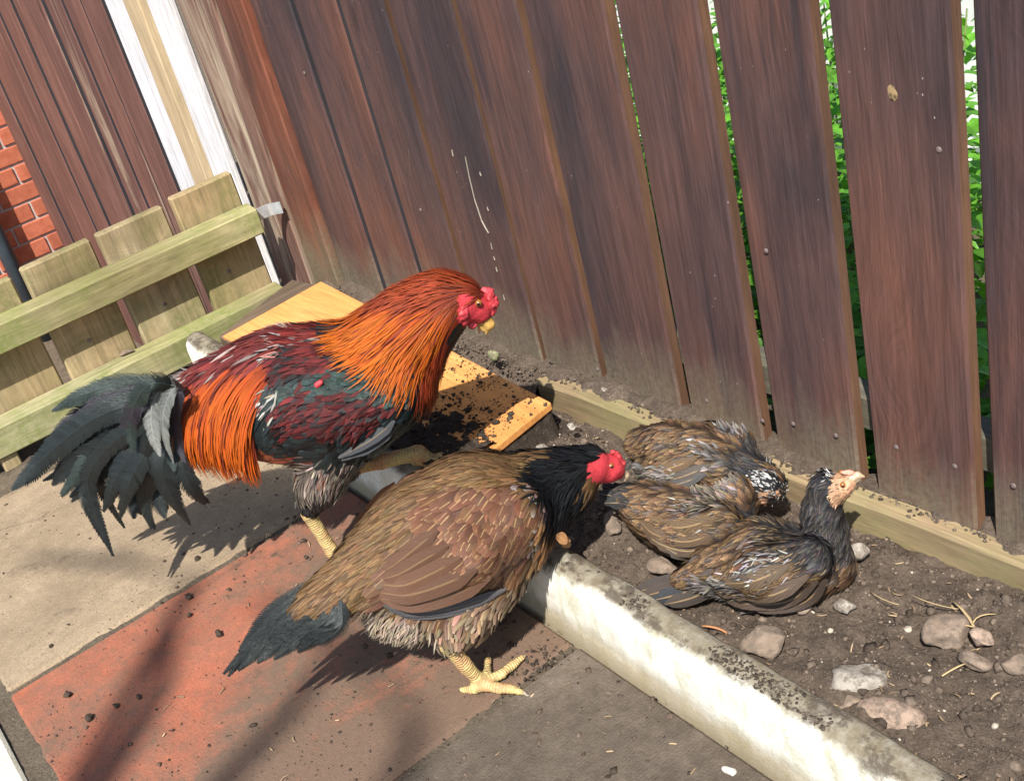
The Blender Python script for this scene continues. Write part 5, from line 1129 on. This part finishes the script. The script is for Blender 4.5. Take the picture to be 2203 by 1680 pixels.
arr = [(1790, 1030, -1, .3), (1760, 1080, -.35, 1), (1770, 1150, -.2, 1), (1740, 1180, -.7, .6), (1690, 1100, -1, .3), (1640, 1100, -1, .45), (1600, 1140, -.9, .5), (1540, 1200, -.95, .35), (1680, 1200, -1, .3), (1620, 1230, -1, .3), (1750, 1250, -.9, .35), (1810, 1220, -.6, .8), (1700, 1290, -1, .1), (1480, 1245, -1, .3)]
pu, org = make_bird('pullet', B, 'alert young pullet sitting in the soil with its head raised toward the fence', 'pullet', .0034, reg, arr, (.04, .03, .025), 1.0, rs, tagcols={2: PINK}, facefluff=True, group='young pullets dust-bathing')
QM = 0
pullet_quills(B, pu, org, [([(1530, 1225), (1450, 1250), (1358, 1277)], 20, -.008, (.05, .04, .035), 0), ([(1540, 1235), (1460, 1262), (1375, 1285)], 20, .004, (.055, .042, .034), 0), ([(1550, 1245), (1470, 1275), (1400, 1292)], 20, .014, (.03, .032, .036), 0), ([(1560, 1250), (1490, 1285), (1430, 1300)], 18, .022, (.045, .036, .03), 0),
    ([(1740, 1240), (1660, 1280), (1580, 1280), (1535, 1268)], 16, None, (.09, .06, .04), 1), ([(1760, 1250), (1690, 1295), (1610, 1298), (1550, 1285)], 16, None, (.08, .055, .04), 1), ([(1780, 1245), (1730, 1295), (1660, 1308), (1590, 1302)], 15, None, (.07, .05, .038), 1), ([(1700, 1215), (1620, 1250), (1560, 1255)], 18, None, (.11, .075, .045), 1)], rs, s_)
blob('beak', [(B.S(1828, 1030), 11 * s_, B.S(1845, 1022), 7 * s_), (B.S(1845, 1022), 7 * s_, B.S(1860, 1025), 2 * s_), (B.S(1828, 1042), 7 * s_, B.S(1850, 1030), 3 * s_)], .0012, M_BEAK2, pu, org, .003)
blob('comb', [(B.S(1812, 1016), 5 * s_, B.S(1830, 1017), 5 * s_), (B.S(1830, 1017), 5 * s_, B.S(1840, 1019), 3 * s_)], .0012, M_PINK, pu, org, .004, .0006)
for sd in (1, -1):
    q = lambda x, y, l: B.S(x, y, l) if sd > 0 else B.mir(B.S(x, y, l)); eye_ball(q(1813, 1043, .0118), B.n * sd, .0033, pu, org)
    blob('ear_patch', [(q(1796, 1064, .0125), 7 * s_, q(1795, 1068, .0125), 8 * s_)], .0012, M_NAIL, pu, org)
QM = 1
# the one at the back, head bent down
rs = np.random.default_rng(14)
B = Bird((-1.02, .80, .05), 14)
B.chain([(1385, 955, 38), (1440, 970, 58), (1515, 985, 66), (1580, 1003, 46), (1618, 1022, 38), (1650, 1040, 37, .012)], k=.014)
B.chain([(1540, 1010, 44, .025), (1450, 1015, 44, .03), (1395, 1005, 22, .025)], k=.012, mirror=True)
B.chain([(1654, 1048, 32, .014), (1642, 1066, 20, .02)], 2, .008)
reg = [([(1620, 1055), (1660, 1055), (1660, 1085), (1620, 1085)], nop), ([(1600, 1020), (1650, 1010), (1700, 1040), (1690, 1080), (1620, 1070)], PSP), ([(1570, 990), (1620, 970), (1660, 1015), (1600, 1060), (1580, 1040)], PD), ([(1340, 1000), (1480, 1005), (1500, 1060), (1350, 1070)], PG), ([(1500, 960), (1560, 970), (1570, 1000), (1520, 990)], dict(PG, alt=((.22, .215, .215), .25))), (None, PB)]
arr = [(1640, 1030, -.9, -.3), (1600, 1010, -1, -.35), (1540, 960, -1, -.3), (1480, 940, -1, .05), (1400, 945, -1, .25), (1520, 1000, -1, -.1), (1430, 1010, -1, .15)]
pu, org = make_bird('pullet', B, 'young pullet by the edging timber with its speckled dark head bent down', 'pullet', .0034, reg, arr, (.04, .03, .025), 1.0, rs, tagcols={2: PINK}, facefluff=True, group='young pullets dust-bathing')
pullet_quills(B, pu, org, [([(1400, 945), (1370, 945), (1345, 952)], 13, .0, (.16, .10, .055), 0), ([(1400, 950), (1368, 958), (1340, 972)], 14, .012, (.10, .07, .045), 0), ([(1400, 965), (1365, 985), (1345, 1010)], 15, .020, (.07, .065, .062), 0), ([(1530, 1000), (1450, 1030), (1370, 1030)], 14, None, (.10, .085, .07), 1), ([(1520, 1020), (1440, 1045), (1360, 1040)], 13, None, (.09, .085, .08), 1), ([(1500, 985), (1430, 1010), (1380, 1010)], 14, None, (.14, .09, .05), 1)], rs, s_)
blob('beak', [(B.S(1646, 1070), 8 * s_, B.S(1640, 1084), 3 * s_)], .0012, M_BEAK2, pu, org, .003)
# the middle one, its head out of sight behind the front bird
rs = np.random.default_rng(15)
B = Bird((-.955, .735, .05), 22)
B.chain([(1345, 1068, 26), (1395, 1092, 52), (1450, 1115, 72), (1525, 1124, 64), (1572, 1132, 42), (1598, 1128, 26)], k=.014)
B.chain([(1550, 1130, 46, .03), (1460, 1145, 46, .035), (1400, 1130, 20, .03)], k=.012, mirror=True)
B.chain([(1598, 1128, 24), (1622, 1134, 16)], 2, .008)
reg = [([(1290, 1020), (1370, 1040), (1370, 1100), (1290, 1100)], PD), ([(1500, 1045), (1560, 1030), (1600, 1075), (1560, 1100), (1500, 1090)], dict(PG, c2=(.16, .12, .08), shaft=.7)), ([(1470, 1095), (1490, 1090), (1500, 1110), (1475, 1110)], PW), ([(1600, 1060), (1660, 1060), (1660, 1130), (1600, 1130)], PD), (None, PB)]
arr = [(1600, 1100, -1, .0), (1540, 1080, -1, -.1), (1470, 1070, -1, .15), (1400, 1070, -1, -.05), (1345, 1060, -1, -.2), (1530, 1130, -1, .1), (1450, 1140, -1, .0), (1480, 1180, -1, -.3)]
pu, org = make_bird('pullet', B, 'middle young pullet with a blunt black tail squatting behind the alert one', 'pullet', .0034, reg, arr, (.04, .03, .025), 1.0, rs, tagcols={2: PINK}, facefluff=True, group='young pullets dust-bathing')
pullet_quills(B, pu, org, [([(1375, 1075), (1335, 1058), (1295, 1045)], 18, .0, (.022, .026, .030), 0), ([(1375, 1082), (1335, 1070), (1290, 1062)], 18, .01, (.022, .026, .028), 0), ([(1378, 1088), (1340, 1082), (1300, 1082)], 17, .02, (.028, .03, .03), 0), ([(1560, 1135), (1480, 1165), (1410, 1150), (1375, 1120)], 15, None, (.11, .07, .04), 1), ([(1570, 1150), (1490, 1185), (1420, 1170), (1385, 1140)], 15, None, (.09, .06, .038), 1), ([(1580, 1165), (1520, 1195), (1460, 1192), (1420, 1170)], 14, None, (.07, .055, .042), 1), ([(1540, 1115), (1460, 1135), (1400, 1115)], 16, None, (.13, .085, .045), 1)], rs, s_)
